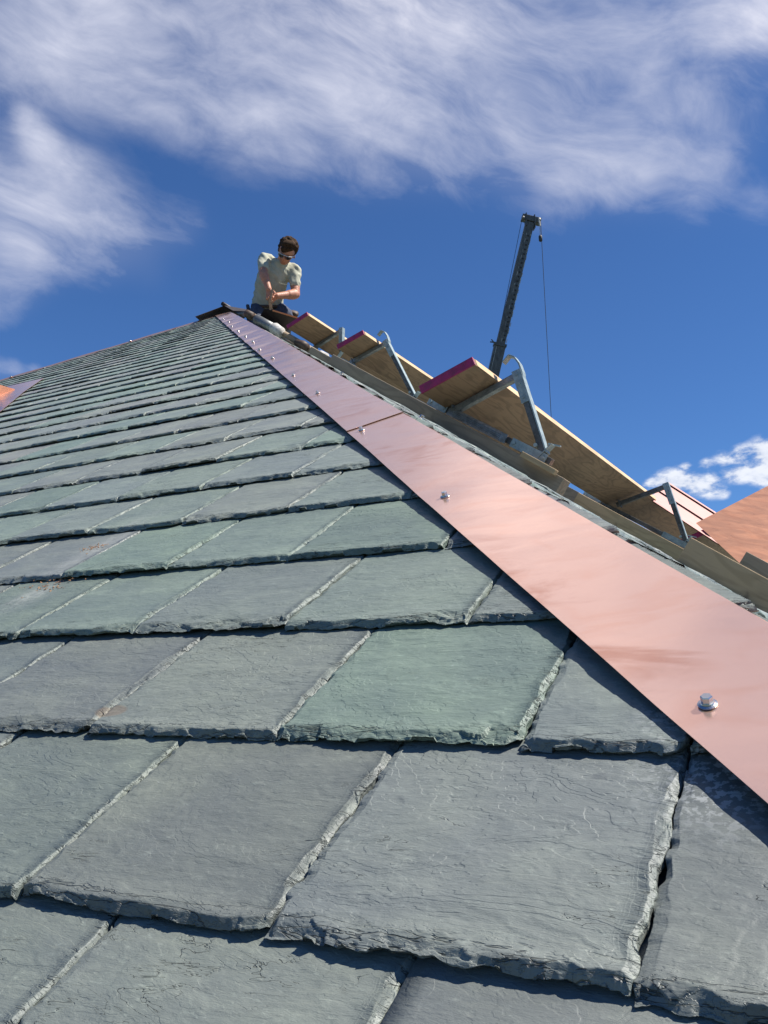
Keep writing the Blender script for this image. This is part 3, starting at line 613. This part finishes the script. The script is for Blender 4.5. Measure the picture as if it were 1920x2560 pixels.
# ------------------------------------------------------------------ scaffold brackets, timbers, planks
def bolt(b, x, y, z, r=.009): b.tube([(x, y - .006, z), (x, y, z)], r, 8)
def bracket(yb, root, tip, foot, r0, r1, hr, label, hook=True, mesh=False, tip_cut=False, grp='roof brackets holding the planks', dark=False):
    """drawn in the face frame: x = down the roof, z = out of it; near side at y = yb"""
    e = empty('roof_bracket', MQ @ T((r0, yb, 0)), label, 'roof bracket', grp)
    root, tip, foot = (np.array([q[0], yb + .02, q[1]]) for q in (root, tip, foot)); MS = m_steel_d if dark else m_steel
    d = tip - root; d /= np.linalg.norm(d); nrm = np.array([-d[2], 0, d[0]])
    b = MB(); t0, t1 = hr
    zr = lambda x: t0 + (t1 - t0) * (x - r0) / (r1 - r0)
    b.bar((r0, yb + .025, zr(r0)), (r1, yb + .025, zr(r1)), .028, .034); b.build('rail', m_steel_d if mesh or dark else m_steel, e, MQ, bevel=.002)
    b = MB(); b.bar(root - d * .02 , tip, .030, .034); b.bar(root + nrm * -.0, root + nrm * .0 + d * .01, .05, .05); b.build('arm', MS, e, MQ, bevel=.003)
    f = foot - tip; f /= np.linalg.norm(f)
    b = MB(); b.bar(tip + f * .01, foot, .026, .038); b.build('strut', m_steel_d, e, MQ, bevel=.003)
    # strut head plate, pale edge strip, upper hook
    b = MB(); side = np.array([-f[2], 0, f[0]]); side = side if side[0] > 0 else -side
    b.bar(tip - f * .02 + side * .002 - np.array([0, .022, 0]), tip + f * .135 + side * .002 - np.array([0, .022, 0]), .040, .004)
    for a in (.0, .045, .11): p = tip + f * a; bolt(b, p[0], yb - .002, p[2], .007)
    b.build('head_plate', m_tin, e, MQ)
    b = MB(); b.bar(tip - f * .02 + side * .020, foot + side * .017, .006, .046); b.build('edge_strip', m_tin, e, MQ)
    if hook:
        hk = 1.12 if mesh else 1.25
        hp = [tip + np.array(q) * hk for q in ((.085, 0, -.062), (.036, 0, -.012), (.012, 0, .018), (-.018, 0, .042), (-.050, 0, .056), (-.076, 0, .054), (-.083, 0, .018))]
        b = MB()
        for a_, c_ in zip(hp, hp[1:-1]): b.bar(a_, c_, .007, .040)
        b.bar(hp[5], hp[6], .005, .040)
        b.build('hook', m_tin, e, MQ, bevel=.001)
    L = r1 - r0
    for a_, c_ in ((0, .16), (.70, 1.0)):
        b = MB()
        x0, x1 = r0 + L * a_, r0 + L * c_ - (.02 if c_ == 1.0 else 0)
        b.bar((x0, yb + .002, zr(x0)), (x1, yb + .002, zr(x1)), .040, .005)
        for xx in (x0 + .015, x1 - .015): bolt(b, xx, yb - .001, zr(xx), .008)
        b.build('side_plate', m_tin, e, MQ)
    b = MB(); b.bar((foot[0] - .01, yb + .02, zr(foot[0]) - .01), (foot[0] + .012, yb + .02, foot[2] + .055), .004, .05); b.bar((foot[0] - .02, yb + .045, foot[2] + .05), (foot[0] + .035, yb + .045, foot[2] + .065), .006, .01)
    b.tube([(foot[0] - .045, yb - .01, foot[2] + .018), (foot[0] - .045, yb + .05, foot[2] + .018)], .009, 8); b.build('lug', m_tin, e, MQ)
    if mesh:
        b = MB(); x0, x1 = r0 + L * .18, r0 + L * .62
        for i in range(46):
            xa = x0 + (x1 - x0) * i / 46; b.bar((xa, yb - .003, zr(xa) - .020), (xa + .006, yb - .003, zr(xa) + .018), .003, .003)
        for j in range(6): zz = -.019 + j * .0074; b.bar((x0, yb - .004, zr(x0) + zz), (x1, yb - .004, zr(x1) + zz), .003, .002)
        b.bar((x1, yb - .006, zr(x1) - .002), (x1 + .03, yb - .006, zr(x1 + .03)), .040, .01)
        b.build('grip_mesh', m_steel, e, MQ)
    return e
def timber(y0, y1, t0, t1, h0, h1, m, label, name='timber', cat='timber', grp=None, dz=0.0):
    b = MB(); b.box((t0, y0, h0), (t1 - t0, 0, dz), (0, y1 - y0, 0), (0, 0, h1 - h0))
    o = b.build(name, m, None, None, bevel=.003)
    # own frame: origin at the upper foot
    o.data.transform(Matrix.Translation((-t0, -y0, -h0))); place(o, None, MQ @ T((t0, y0, h0)))
    return tag(o, label, cat, grp)
TG = 'timbers laid up the slates under the brackets'
timber(3.45, 3.54, 4.25, 5.60, -.012, .072, m_timber, 'grey timber under the nearest bracket, its sawn end pointing right', grp=TG, dz=.012)
timber(5.70, 5.79, 2.25, 3.50, .0, .088, m_timber, 'grey timber under the second highest bracket', grp=TG)
timber(6.88, 6.97, .75, 1.95, .0, .050, m_timber, 'grey timber under the highest bracket beside the worker', grp=TG)
timber(6.12, 6.21, 4.2, 5.75, .0, .112, m_timber, 'dark timber under the bracket farthest down to the right', grp=TG)
timber(4.00, 4.045, 5.48, 6.30, .0, .072, m_timber2, 'brown board on edge beside the copper strip, below the right-hand bracket', 'board', 'board', dz=.010)
timber(2.90, 2.99, 6.285, 7.3, .004, .100, m_timber2, 'large brown timber at the right edge with its blunt end near the copper sheet')
timber(3.35, 3.45, 6.37, 7.2, .09, .165, m_timber, 'grey wood block at the right edge, behind the large brown timber', 'wood_block', 'wood block')
timber(3.40, 3.44, 5.40, 5.57, .075, .098, m_timber2, 'small pale wood offcut on the end of the timber under the nearest bracket', 'wood_offcut', 'offcut')

B3 = bracket(3.47, (4.975, .112), (5.165, .375), (5.455, .130), 4.84, 5.50, (.098, .118), 'nearest roof bracket with open hook on top and a strip of perforated mesh', True, True)
B2 = bracket(5.72, (2.66, .140), (2.86, .392), (3.33, .128), 2.56, 3.58, (.108, .112), 'second roof bracket from the top with a hook above its plank')
B1 = bracket(6.90, (1.29, .118), (1.475, .385), (1.60, .20), 1.05, 1.75, (.085, .085), 'highest roof bracket with a short blunt post near the worker', False)
B4 = bracket(6.14, (4.98, .178), (5.20, .437), (5.51, .165), 4.72, 5.62, (.118, .150), 'dark roof bracket farthest down to the right, under the long plank', False, dark=True)

def plank(y0, y1, root, tip, label, w_=.245, th=.038, dy=0.0, back=.0):
    r = np.array([root[0], root[1]]); d = np.array([tip[0] - root[0], tip[1] - root[1]]); L = np.linalg.norm(d); d /= L; nn = np.array([-d[1], d[0]]); nn = nn if nn[1] > 0 else -nn
    o0 = r + nn * .021 + d * (L - w_ - .01 + back)
    mw = MQ @ Matrix(((d[0], 0, nn[0], o0[0]), (0, 1, 0, y0), (d[1], 0, nn[1], o0[1]), (0, 0, 0, 1)))
    e = empty('scaffold_plank', mw, label, 'plank', 'scaffold planks on the roof brackets')
    sl_ = (dy) / (y1 - y0)
    mwb = mw @ Matrix(((0, 1, 0, 0), (1, 0, 0, 0), (0, 0, 1, 0), (0, 0, 0, 1)))   # x along the board for the grain
    b = MB(); Ln = y1 - y0
    b.add([(0.005, 0, 0), (Ln, 0, dy), (Ln, w_, dy), (0.005, w_, 0), (0.005, 0, th), (Ln, 0, th + dy), (Ln, w_, th + dy), (0.005, w_, th)], [(0, 1, 2, 3), (4, 7, 6, 5), (0, 4, 5, 1), (1, 5, 6, 2), (2, 6, 7, 3), (3, 7, 4, 0)])
    o = b.build('board', m_plank, e, mwb, bevel=.004)
    b = MB(); b.add([(0.03, w_ + .0, .003), (Ln, w_, dy + .003), (Ln, w_ + .0015, dy + .003), (0.03, w_ + .0015, .003), (0.03, w_, th - .003), (Ln, w_, th + dy - .003), (Ln, w_ + .0015, th + dy - .003), (0.03, w_ + .0015, th - .003)], [(0, 1, 2, 3), (4, 7, 6, 5), (0, 4, 5, 1), (1, 5, 6, 2), (2, 6, 7, 3), (3, 7, 4, 0)])
    b.build('sunlit_edge', m_plank2, e, mwb)
    b = MB(); b.cb(0.0, .012, -.0005, w_ + .0005, .0005, th + .0008); b.build('painted_end', m_magenta, e, mwb, bevel=.003)
    return e
plank(3.23, 9.2, (4.975, .112), (5.165, .366), 'lowest and nearest scaffold plank, bright magenta end, on the nearest bracket', dy=.10, w_=.262, back=-.075)
plank(5.50, 10.0, (2.66, .140), (2.86, .392), 'middle scaffold plank with a dull magenta end, below the top plank', dy=.0, back=-.05)
plank(6.6, 13.0, (5.33, .03), (5.55, .34), 'short dark board under the pink copper pan, beyond the lowest bracket', dy=.0)
plank(6.45, 11.0, (1.28, .112), (1.475, .385), 'topmost scaffold plank with a faded magenta end, next to the worker', dy=-.06, back=-.065)

# padded hooks and poles beside the worker
lad = empty('ladder_hook', MQ @ T((.75, 6.6, .03)), 'grey pole with white taped pads lying on the hip below the worker', 'pole')
MB().tube([(.72, 6.55, .085), (1.9, 6.55, .07)], .030, 12).build('pole', m_timber, lad, MQ, True)
MB().tube([(.82, 6.5, .075), (1.10, 6.5, .072)], [.045, .05], 12).build('pole_sleeve', m_steel, lad, MQ, True)
b = MB(); b.tube([(1.07, 6.5, .075), (1.10, 6.49, .078), (1.15, 6.5, .074), (1.19, 6.5, .078)], [.052, .06, .056, .05], 14); b.build('tape_wrap', m_tape, lad, MQ, True); b = MB(); b.tube([(1.72, 6.5, .07), (1.8, 6.5, .07)], [.045, .048], 12); b.build('tape_wrap', m_tape, lad, MQ, True)
b = MB(); b.tube([(.66, 6.5, .06), (.68, 6.5, .075), (.76, 6.5, .075)], [.025, .040, .042], 12); b.build('end_knob', m_leather, lad, MQ, True); b = MB(); b.tube([(1.42, 6.48, .065), (1.50, 6.48, .075), (1.56, 6.48, .07)], [.03, .042, .040], 12); b.build('end_knob', m_leather, lad, MQ, True)

# ------------------------------------------------------------------ copper sheet and copper pan at the right
def QP_(y, t, h): return Q(y, t, h)
c0, c1_, c2_ = QP_(5, 5.776, .253), QP_(4.7, 6.148, .160), QP_(5.55, 5.885, .672)
u_ = c2_ - c0; v_ = c1_ - c0
X = np.array([[c0 + u_ * a * 2.2 + v_ * b_ + np.array([0, .02, 0]) * math.sin(a * 2.2) for b_ in np.linspace(0, 1.9, 14)] for a in np.linspace(0, 1, 18)])
cs = grid_obj('copper_sheet', X, m_copper2, None, None, .0012); tag(cs, 'loose brown copper sheet leaning up at the right edge', 'copper sheet')
pan = empty('copper_pan', T(tuple(QP_(7, 5.0, .5))), 'pink folded copper roof pan with raised seams lying behind the long plank', 'copper pan')
a0, a1, a2 = QP_(7, 4.968, .530), QP_(7, 5.364, .495), QP_(6.6, 5.404, .290)
al_ = (a1 - a0) * 2.2; dn_ = (a2 - a1)
b = MB(); b.box(a0 - yQ * .01, al_, dn_, yQ * .004); b.build('pan_face', m_copper3, pan)
for k_ in (0.0, .45, .92): MB().box(a0 + dn_ * k_ - yQ * .035, al_, dn_ * .05, yQ * .024).build('standing_seam', m_copper3, pan)

# ------------------------------------------------------------------ crane
CR = lambda x, y, d=26.0: O + MW @ np.array([(x * 1.1574 - 960) / 2230, -(y * 1.1574 - 1280) / 2230, 1.0]) * d
top, low = CR(1146, 474), CR(1068, 808)
ax = (top - low); ax /= np.linalg.norm(ax)
base_len = (low[2] - 1.2) / ax[2]; bot = low - ax * base_len
sd = np.cross(ax, np.array([0, 1., 0])); sd = cr - ax * (cr @ ax); sd /= np.linalg.norm(sd); fd = np.cross(sd, ax)
if fd @ cf > 0: fd = -fd                     # faces the roof
crane = empty('crane', T((float(bot[0]), float(bot[1]), 0)), 'dark telescopic crane boom rising behind the planks with hook block and hoist rope', 'crane')
j1 = CR(1080, 745)
def sq(name, a, b_, w_, m=m_crane): return MB().bar(a, b_, w_, w_ * .95, fd).build(name, m, crane, bevel=.012)
sq('outer_boom', bot, j1, .33)
b = MB(); b.bar(j1 - ax * .06, j1 + ax * .02, .37, .36, fd); b.bar(j1 - sd * .28 + ax * .10, j1 - sd * .15 + ax * .0, .03, .03); b.bar(j1 - sd * .30 + ax * .02, j1 - sd * .12 + ax * .04, .03, .03); b.build('boom_collar', m_steel_d, crane)
b = MB().bar(j1 - ax * .5, top - ax * .1, .25, .2375, fd)     # boom section with worn pale edges and slots
for k_ in range(22):
    a = top - ax * (.45 + k_ * .165); ln = .07 + .05 * ((k_ * 7) % 3); o_ = .095 + .012 * ((k_ * 5) % 3)
    b.bar(a + sd * o_ + fd * .1215, a + sd * o_ + fd * .1215 - ax * ln, .014 + .005 * (k_ % 3), .006, fd)
    if k_ % 3 != 2: b.bar(a - sd * .03 + fd * .1215, a - sd * .03 + fd * .1215 - ax * ln * .9, .014, .006, fd)
n_w = len(b.f)
for k_ in range(26):
    a = top - ax * (.5 + k_ * .135); b.bar(a + sd * .03 + fd * .1225, a + sd * .03 + fd * .1225 - ax * .045, .05, .006, fd)
ib = b.build('inner_boom', [m_crane, m_wear, m_rubber], crane)
for i_, p_ in enumerate(ib.data.polygons): p_.material_index = 0 if i_ < 6 else (1 if i_ < n_w else 2)
b = MB().bar(j1 - ax * .1 - sd * .10 + fd * .16, j1 - ax * 1.0 - sd * .10 + fd * .16, .014, .006, fd); b.build('worn_edge', m_wear, crane)
b = MB()
hx = CR(1166, 476) - CR(1127, 470); hx /= np.linalg.norm(hx)
b.bar(CR(1127, 470), CR(1167, 480), .16, .30, fd); b.build('boom_head', m_crane, crane, bevel=.012)
for xx, yy in ((1135, 463), (1153, 467)): MB().bar(CR(xx, yy), CR(xx + 1, yy + 28), .025, .34, fd).build('head_flange', m_crane, crane)
b = MB(); pc = CR(1128.5, 473.5) + fd * .16; b.tube([pc, pc + fd * .03], .035, 12); b.build('sheave', m_wear, crane, None, True); b = MB(); pc = CR(1163, 478) + fd * .16; b.tube([pc, pc + fd * .03], .045, 12); b.build('sheave', m_wear, crane, None, True)
b = MB(); b.tube([CR(1162, 480) + fd * .17, CR(1164, 492) + fd * .17], .030, 8); b.tube([CR(1164, 492) + fd * .17, CR(1167, 508)], .008, 6); b.build('rope_socket', m_wear, crane)
b = MB(); b.tube([CR(1167, 508), CR(1167.3, 511), CR(1168, 520), CR(1168.3, 522)], [.03, .055, .055, .03], 12); b.build('hook_block', m_cable, crane, None, True)
p1 = CR(1168, 480); p2 = CR(1190.5, 897, 26.4); dd = p2 - p1
MB().tube([p1, p1 + dd * .5, p1 + dd * 1.75], .0085, 6).build('hoist_rope', m_cable, crane)
p1 = CR(1127, 476); p2 = CR(1062, 800)
MB().tube([p1, p1 + (p2 - p1) * 1.8], .008, 6).build('luffing_rope', m_cable, crane)
MB().cb(bot[0] - 1.3, bot[0] + 1.3, bot[1] - 1.3, bot[1] + 1.3, .5, 1.7).build('crane_base', m_crane, crane, bevel=.05)
for sx_ in (-1, 1):
    for sy_ in (-1, 1): MB().tube([(bot[0] + sx_ * 1.0, bot[1] + sy_ * 1.35 - .15, .5), (bot[0] + sx_ * 1.0, bot[1] + sy_ * 1.35 + .15, .5)], .5, 20).build('wheel', m_rubber, crane)

# ------------------------------------------------------------------ the worker
# own frame: x right, y away from the camera, z up, tilted as one looks up at him; one unit below = 0.598 mm
Bp = O + MW @ np.array([(671 - 960) / 2230, -(767 - 1280) / 2230, 1.0]) * 9.2
f3 = (Bp - O) / np.linalg.norm(Bp - O); r3 = np.cross(f3, dn); r3 /= np.linalg.norm(r3)
# keep the picture's own lean (a hand-held view)
u3 = np.cross(r3, f3)
ru = cu - f3 * (cu @ f3); ru /= np.linalg.norm(ru); rr = np.cross(f3, ru)
MPn = frame(Bp, rr, f3, ru)
person = empty('person', MPn, 'man in pale green t-shirt and sunglasses bending over a copper sheet at the roof top', 'person')
K = .000612
def W(x, y, d=0.0): return np.array([(x - 770) * K, d, (1430 - y) * K])
def ball(b, c_, r, n=10):
    r = np.array(r if hasattr(r, '__len__') else (r, r, r), float); v = []; f = []
    for i in range(n + 1):
        th = math.pi * i / n
        for j in range(2 * n): ph = math.pi * j / n; v.append(c_ + r * np.array([math.sin(th) * math.cos(ph), math.sin(th) * math.sin(ph), math.cos(th)]))
    m_ = 2 * n
    for i in range(n):
        for j in range(m_): f.append((i * m_ + j, i * m_ + (j + 1) % m_, (i + 1) * m_ + (j + 1) % m_, (i + 1) * m_ + j))
    b.add(v, f)
def limb(b, pts, rs, st=10, flat=1.0):
    for (p, r), (q, s_) in zip(zip(pts, rs), zip(pts[1:], rs[1:])):
        p, q = np.array(p), np.array(q)
        for i in range(st + 1):
            a = i / st; rr_ = r + (s_ - r) * a; ball(b, p + (q - p) * a, (rr_, rr_ * flat, rr_), 7)
def organic(b, name, m, voxel, parent, mw, smooth_it=6, fn=None):
    me = bpy.data.meshes.new('tmp'); me.from_pydata(b.v, [], b.f); o = bpy.data.objects.new('tmp', me); col.objects.link(o)
    md = o.modifiers.new('r', 'REMESH'); md.mode = 'VOXEL'; md.voxel_size = voxel
    ms = o.modifiers.new('s', 'SMOOTH'); ms.iterations = smooth_it; ms.factor = .5
    dg = bpy.context.evaluated_depsgraph_get(); dg.update(); me2 = bpy.data.meshes.new_from_object(o.evaluated_get(dg))
    bpy.data.objects.remove(o); me2.name = name; me2.materials.clear(); me2.materials.append(m); me2.shade_smooth()
    if fn:
        n_ = len(me2.vertices); co = np.zeros(n_ * 3, np.float32); me2.vertices.foreach_get('co', co); nr_ = np.zeros(n_ * 3, np.float32); me2.vertex_normals.foreach_get('vector', nr_)
        co = co.reshape(-1, 3); nr_ = nr_.reshape(-1, 3); co = fn(co, nr_); me2.vertices.foreach_set('co', co.astype(np.float32).ravel()); me2.update()
    o2 = bpy.data.objects.new(name, me2); col.objects.link(o2); return place(o2, parent, mw)
# joints
shR, shL = W(700, 655, -.02), W(1205, 835, -.02)
elR, wrR = W(690, 905, -.20), W(775, 1150, -.30)
elL, wrL = W(1215, 1215, -.16), W(905, 1255, -.30)
hdc = W(1075, 525, -.10)                     # skull centre
axh = W(1135, 300, 0) - W(985, 800, 0); axh[1] += .10; axh /= np.linalg.norm(axh)      # head axis, crown pitched to the viewer
axh = np.array([.26, -.40, .88]); axh /= np.linalg.norm(axh)
face = np.array([-.20, -.86, -.30]); face -= axh * (face @ axh); face /= np.linalg.norm(face); sidev = np.cross(axh, face)
HD = lambda a, b_, c_: hdc + sidev * a + face * b_ + axh * c_
b = MB()
limb(b, [W(780, 1400, .01), W(800, 1200, .01), W(860, 1000, .01), W(930, 810, .01)], [.10, .105, .115, .095], 6, .62)
limb(b, [shR, elR, wrR], [.050, .046, .031]); limb(b, [shL, elL, wrL], [.052, .048, .033])
limb(b, [elR + (wrR - elR) * .12, elR + (wrR - elR) * .35], [.050, .046], 4); limb(b, [elL + (wrL - elL) * .12, elL + (wrL - elL) * .35], [.053, .048], 4)
limb(b, [W(960, 800, -.01), W(1010, 660, -.06)], [.062, .058], 5)
body_h = MB()
ball(b, HD(0, 0, .015), (.083, .098, .102), 14); ball(b, HD(0, .035, -.055), (.062, .066, .075), 12); ball(b, HD(0, .060, -.105), (.030, .026, .024), 8)
ball(b, HD(0, .074, -.012), (.048, .022, .020), 8)
limb(b, [HD(0, .088, -.012), HD(0, .112, -.046)], [.010, .015], 4); ball(b, HD(.012, .098, -.05), .010, 6); ball(b, HD(-.012, .098, -.05), .010, 6)
ball(b, HD(0, .092, -.078), (.022, .010, .007), 6); ball(b, HD(0, .088, -.090), (.018, .010, .007), 6)
for s_ in (-1, 1): ball(b, HD(s_ * .082, -.005, -.022), (.011, .017, .030), 7); ball(b, HD(s_ * .035, .075, -.045), (.022, .016, .018), 7)
def hand(b, wr, to, thumb_side, palm_n, curl, sc_=1.0):
    to = to / np.linalg.norm(to); th = thumb_side - to * (thumb_side @ to); th /= np.linalg.norm(th); pn = palm_n - to * (palm_n @ to) - th * (palm_n @ th); pn /= np.linalg.norm(pn)
    for k_ in range(4): limb(b, [wr + th * (k_ - 1.5) * .008, wr + to * .085 * sc_ + th * (k_ - 1.5) * .020], [.019, .0135], 5)
    for k_, ln in enumerate((.062, .076, .082, .072)):
        p = wr + to * .085 * sc_ + th * (k_ - 1.5) * .021; a = curl * (1 + .12 * k_); r_ = .0095; pts = [p]
        for j, fr in enumerate((.42, .32, .26)):
            ang = a * (j + 1) * .55; p = p + (to * math.cos(ang) + pn * math.sin(ang)) * ln * fr * sc_; pts.append(p)
        limb(b, pts, [r_, .0088, .0080, .0070], 4)
    p0 = wr + to * .025 + th * .026; p1 = p0 + (to * .5 + th * .75 + pn * .3) * .035; p2 = p1 + (to * .8 + th * .25 + pn * .6) * .030; limb(b, [p0, p1, p2], [.014, .011, .009], 4)
hand(b, wrR, W(800, 1290, -.33) - wrR, np.array([.9, -.2, .1]), np.array([.2, -.5, -.3]), 1.15)
hand(b, wrL, W(790, 1330, -.33) - wrL, np.array([.0, -.3, 1.]), np.array([-.5, -.8, -.2]), 1.1)
organic(b, 'body', m_skin, .0058, person, MPn, 3)

# clothes
def wr_fn(co, nr_):
    n_ = fbm((co[:, 0] + co[:, 2] * .5) * 26 + 40, (co[:, 2] - co[:, 0] * .6) * 9 + 40, 3) - .5
    n2_ = 1 - 2 * np.abs(fbm((co[:, 0] * .8 + co[:, 2] * .7) * 18 + 60, (co[:, 2] * .5 - co[:, 0]) * 5 + 60, 2) - .5)
    return co + nr_ * ((n_ * .012 + (n2_ - .75) * .025))[:, None]
b = MB()
TORSO = np.array(((765, 1440, .168, .105), (760, 1380, .165, .105), (770, 1280, .160, .11), (785, 1180, .158, .115), (810, 1080, .162, .12), (845, 980, .172, .125), (880, 900, .178, .125), (915, 830, .165, .12), (940, 770, .140, .105)))
for q_ in np.linspace(0, 8, 41):
    x, y, rx, ry = [np.interp(q_, range(9), TORSO[:, k_]) for k_ in range(4)]
    ball(b, W(x, y, 0.0), (rx, ry, .06), 12)
limb(b, [W(800, 730, .01), shR + np.array([.01, 0, -.005])], [.085, .066], 6); limb(b, [W(1060, 800, .01), shL + np.array([-.01, 0, .005])], [.085, .068], 6)
limb(b, [shR, shR + (elR - shR) * .62], [.066, .058], 6); limb(b, [shL, shL + (elL - shL) * .55], [.069, .063], 6)
limb(b, [W(930, 760, -.02), W(985, 735, -.05)], [.085, .070], 4)
shirt = organic(b, 't_shirt', m_shirt, .009, person, MPn, 5, wr_fn)
b = MB(); ps = W(985, 1000, -.135)
b.tube([W(940, 1030, -.137), W(985, 1052, -.137), W(1040, 1060, -.137), W(1100, 1058, -.135)], .003, 6); b.build('pocket_hem', m_shirt, shirt, MPn)
# hair
b = MB()
ball(b, HD(0, -.018, .040), (.094, .100, .088), 14); ball(b, HD(0, -.045, -.01), (.084, .070, .085), 12); ball(b, HD(0, .035, .082), (.074, .060, .042), 12); ball(b, HD(0, .066, .044), (.066, .040, .032), 10); ball(b, HD(0, .078, .024), (.052, .024, .020), 9)
rs_ = np.random.RandomState(3)
for _ in range(240):
    q = rs_.normal(size=3); q /= np.linalg.norm(q)
    if q[1] > .35 and q[2] < .45 or q[2] < -.35 : continue
    ball(b, HD(q[0] * .091, -.014 + q[1] * .099, .042 + q[2] * .090), .010 + .011 * rs_.rand(), 5)
for s_ in (-1, 1): ball(b, HD(s_ * .080, .018, -.005), (.010, .014, .03), 6)
organic(b, 'hair', m_hair, .0062, person, MPn, 1)
# sunglasses
sg = MB()
fr = [HD(-.092, .0, -.005), HD(-.082, .060, -.010), HD(-.062, .094, -.012), HD(-.030, .112, -.012), HD(0, .116, -.010), HD(.030, .112, -.012), HD(.062, .094, -.012), HD(.082, .060, -.010), HD(.092, 0, -.005)]
sg.tube(fr, .0042, 8); sgo = sg.build('sunglasses', m_frame, person, MPn, True)
for s_ in (-1, 1):
    b = MB(); pts = [(s_ * .068, .088), (s_ * .050, .104), (s_ * .030, .114), (s_ * .010, .117)]
    vv = [HD(a, c_ + .001, -.012) for a, c_ in pts] + [HD(a, c_ - .006, -.046 + .008 * (i in (0, 3))) for i, (a, c_) in enumerate(pts)]
    vv += [v - face * .003 for v in vv]
    b.add(vv, [(0, 1, 5, 4), (1, 2, 6, 5), (2, 3, 7, 6), (8, 12, 13, 9), (9, 13, 14, 10), (10, 14, 15, 11)])
    b.build('lens', m_glass, sgo, MPn)
# trousers, belt, pouch
b = MB()
ball(b, W(765, 1480, .02), (.172, .125, .075), 12)
limb(b, [W(620, 1500, .0), W(560, 1590, -.10), W(590, 1760, -.20)], [.105, .095, .085], 8); limb(b, [W(930, 1500, .0), W(1040, 1560, -.08), W(1080, 1680, -.02)], [.105, .095, .085], 8)
limb(b, [W(590, 1760, -.20), W(640, 1900, .10)], [.08, .06], 8); limb(b, [W(1080, 1680, -.02), W(1060, 1850, .15)], [.08, .06], 8)
organic(b, 'jeans', m_jean, .010, person, MPn, 4, wr_fn)
b = MB(); ring = [W(770 + 272 * math.cos(a), 1437 + 14 * math.sin(a * 1), .112 * math.sin(a)) for a in np.linspace(0, 2 * math.pi, 29)]; b.tube(ring, .016, 8, False); b.build('belt', m_leather, person, MPn, True)
b = MB(); ball(b, W(1160, 1520, -.02), (.075, .06, .03), 8); ball(b, W(1215, 1545, -.03), (.04, .05, .03), 8); organic(b, 'tool_pouch', m_leather, .008, person, MPn, 2)
tool = MB(); tool.bar(W(425, 1410, -.06), W(462, 1600, -.06), .036, .02); tool.bar(W(405, 1412, -.06), W(450, 1418, -.06), .02, .025); to_ = tool.build('handle', m_jean, None, None, bevel=.004)
to_.data.transform(Matrix.Translation(tuple(-W(462, 1600, -.06)))); to_.name = 'hammer_handle'; place(to_, None, MPn @ T(tuple(W(462, 1600, -.06)))); tag(to_, 'dark tool handle sticking up at the worker\'s belt, on the left', 'tool')
# snips in the hands
b = MB(); b.bar(W(835, 1150, -.40), W(800, 1330, -.40), .020, .014); b.bar(W(790, 1320, -.40), W(810, 1470, -.37), .030, .016); b.bar(W(835, 1330, -.39), W(800, 1480, -.37), .012, .012)
sn = b.build('snips', m_glove, None, None, bevel=.003); sn.data.transform(Matrix.Translation(tuple(-W(810, 1400, -.37)))); place(sn, None, MPn @ T(tuple(W(810, 1400, -.37)))); tag(sn, 'metal snips held in both hands of the worker', 'snips')
# the sheet he is cutting, its underside shade painted as near-black copper
P1 = [W(700, 1470, -.36), W(850, 1487, -.38), W(1310, 1610, -.34), W(1060, 1820, -.22), W(600, 1640, -.15)]
b = MB(); nn_ = np.array([0, .012, -.012]); n = len(P1)
b.add([p for p in P1] + [p + nn_ * .3 for p in P1], [tuple(range(n)), tuple(range(2 * n - 1, n - 1, -1))] + [(i, (i + 1) % n, n + (i + 1) % n, n + i) for i in range(n)])
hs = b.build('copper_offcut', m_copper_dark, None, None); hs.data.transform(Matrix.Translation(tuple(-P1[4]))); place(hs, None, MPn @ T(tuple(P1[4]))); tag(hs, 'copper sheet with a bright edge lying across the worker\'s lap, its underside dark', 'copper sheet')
b = MB(); b.bar(W(835, 1484, -.383), W(1312, 1612, -.343), .014, .012); b.build('lit_edge', m_copper2, hs, MPn)  # sunlit rim of the sheet painted as a brighter strip
WMX.clear()
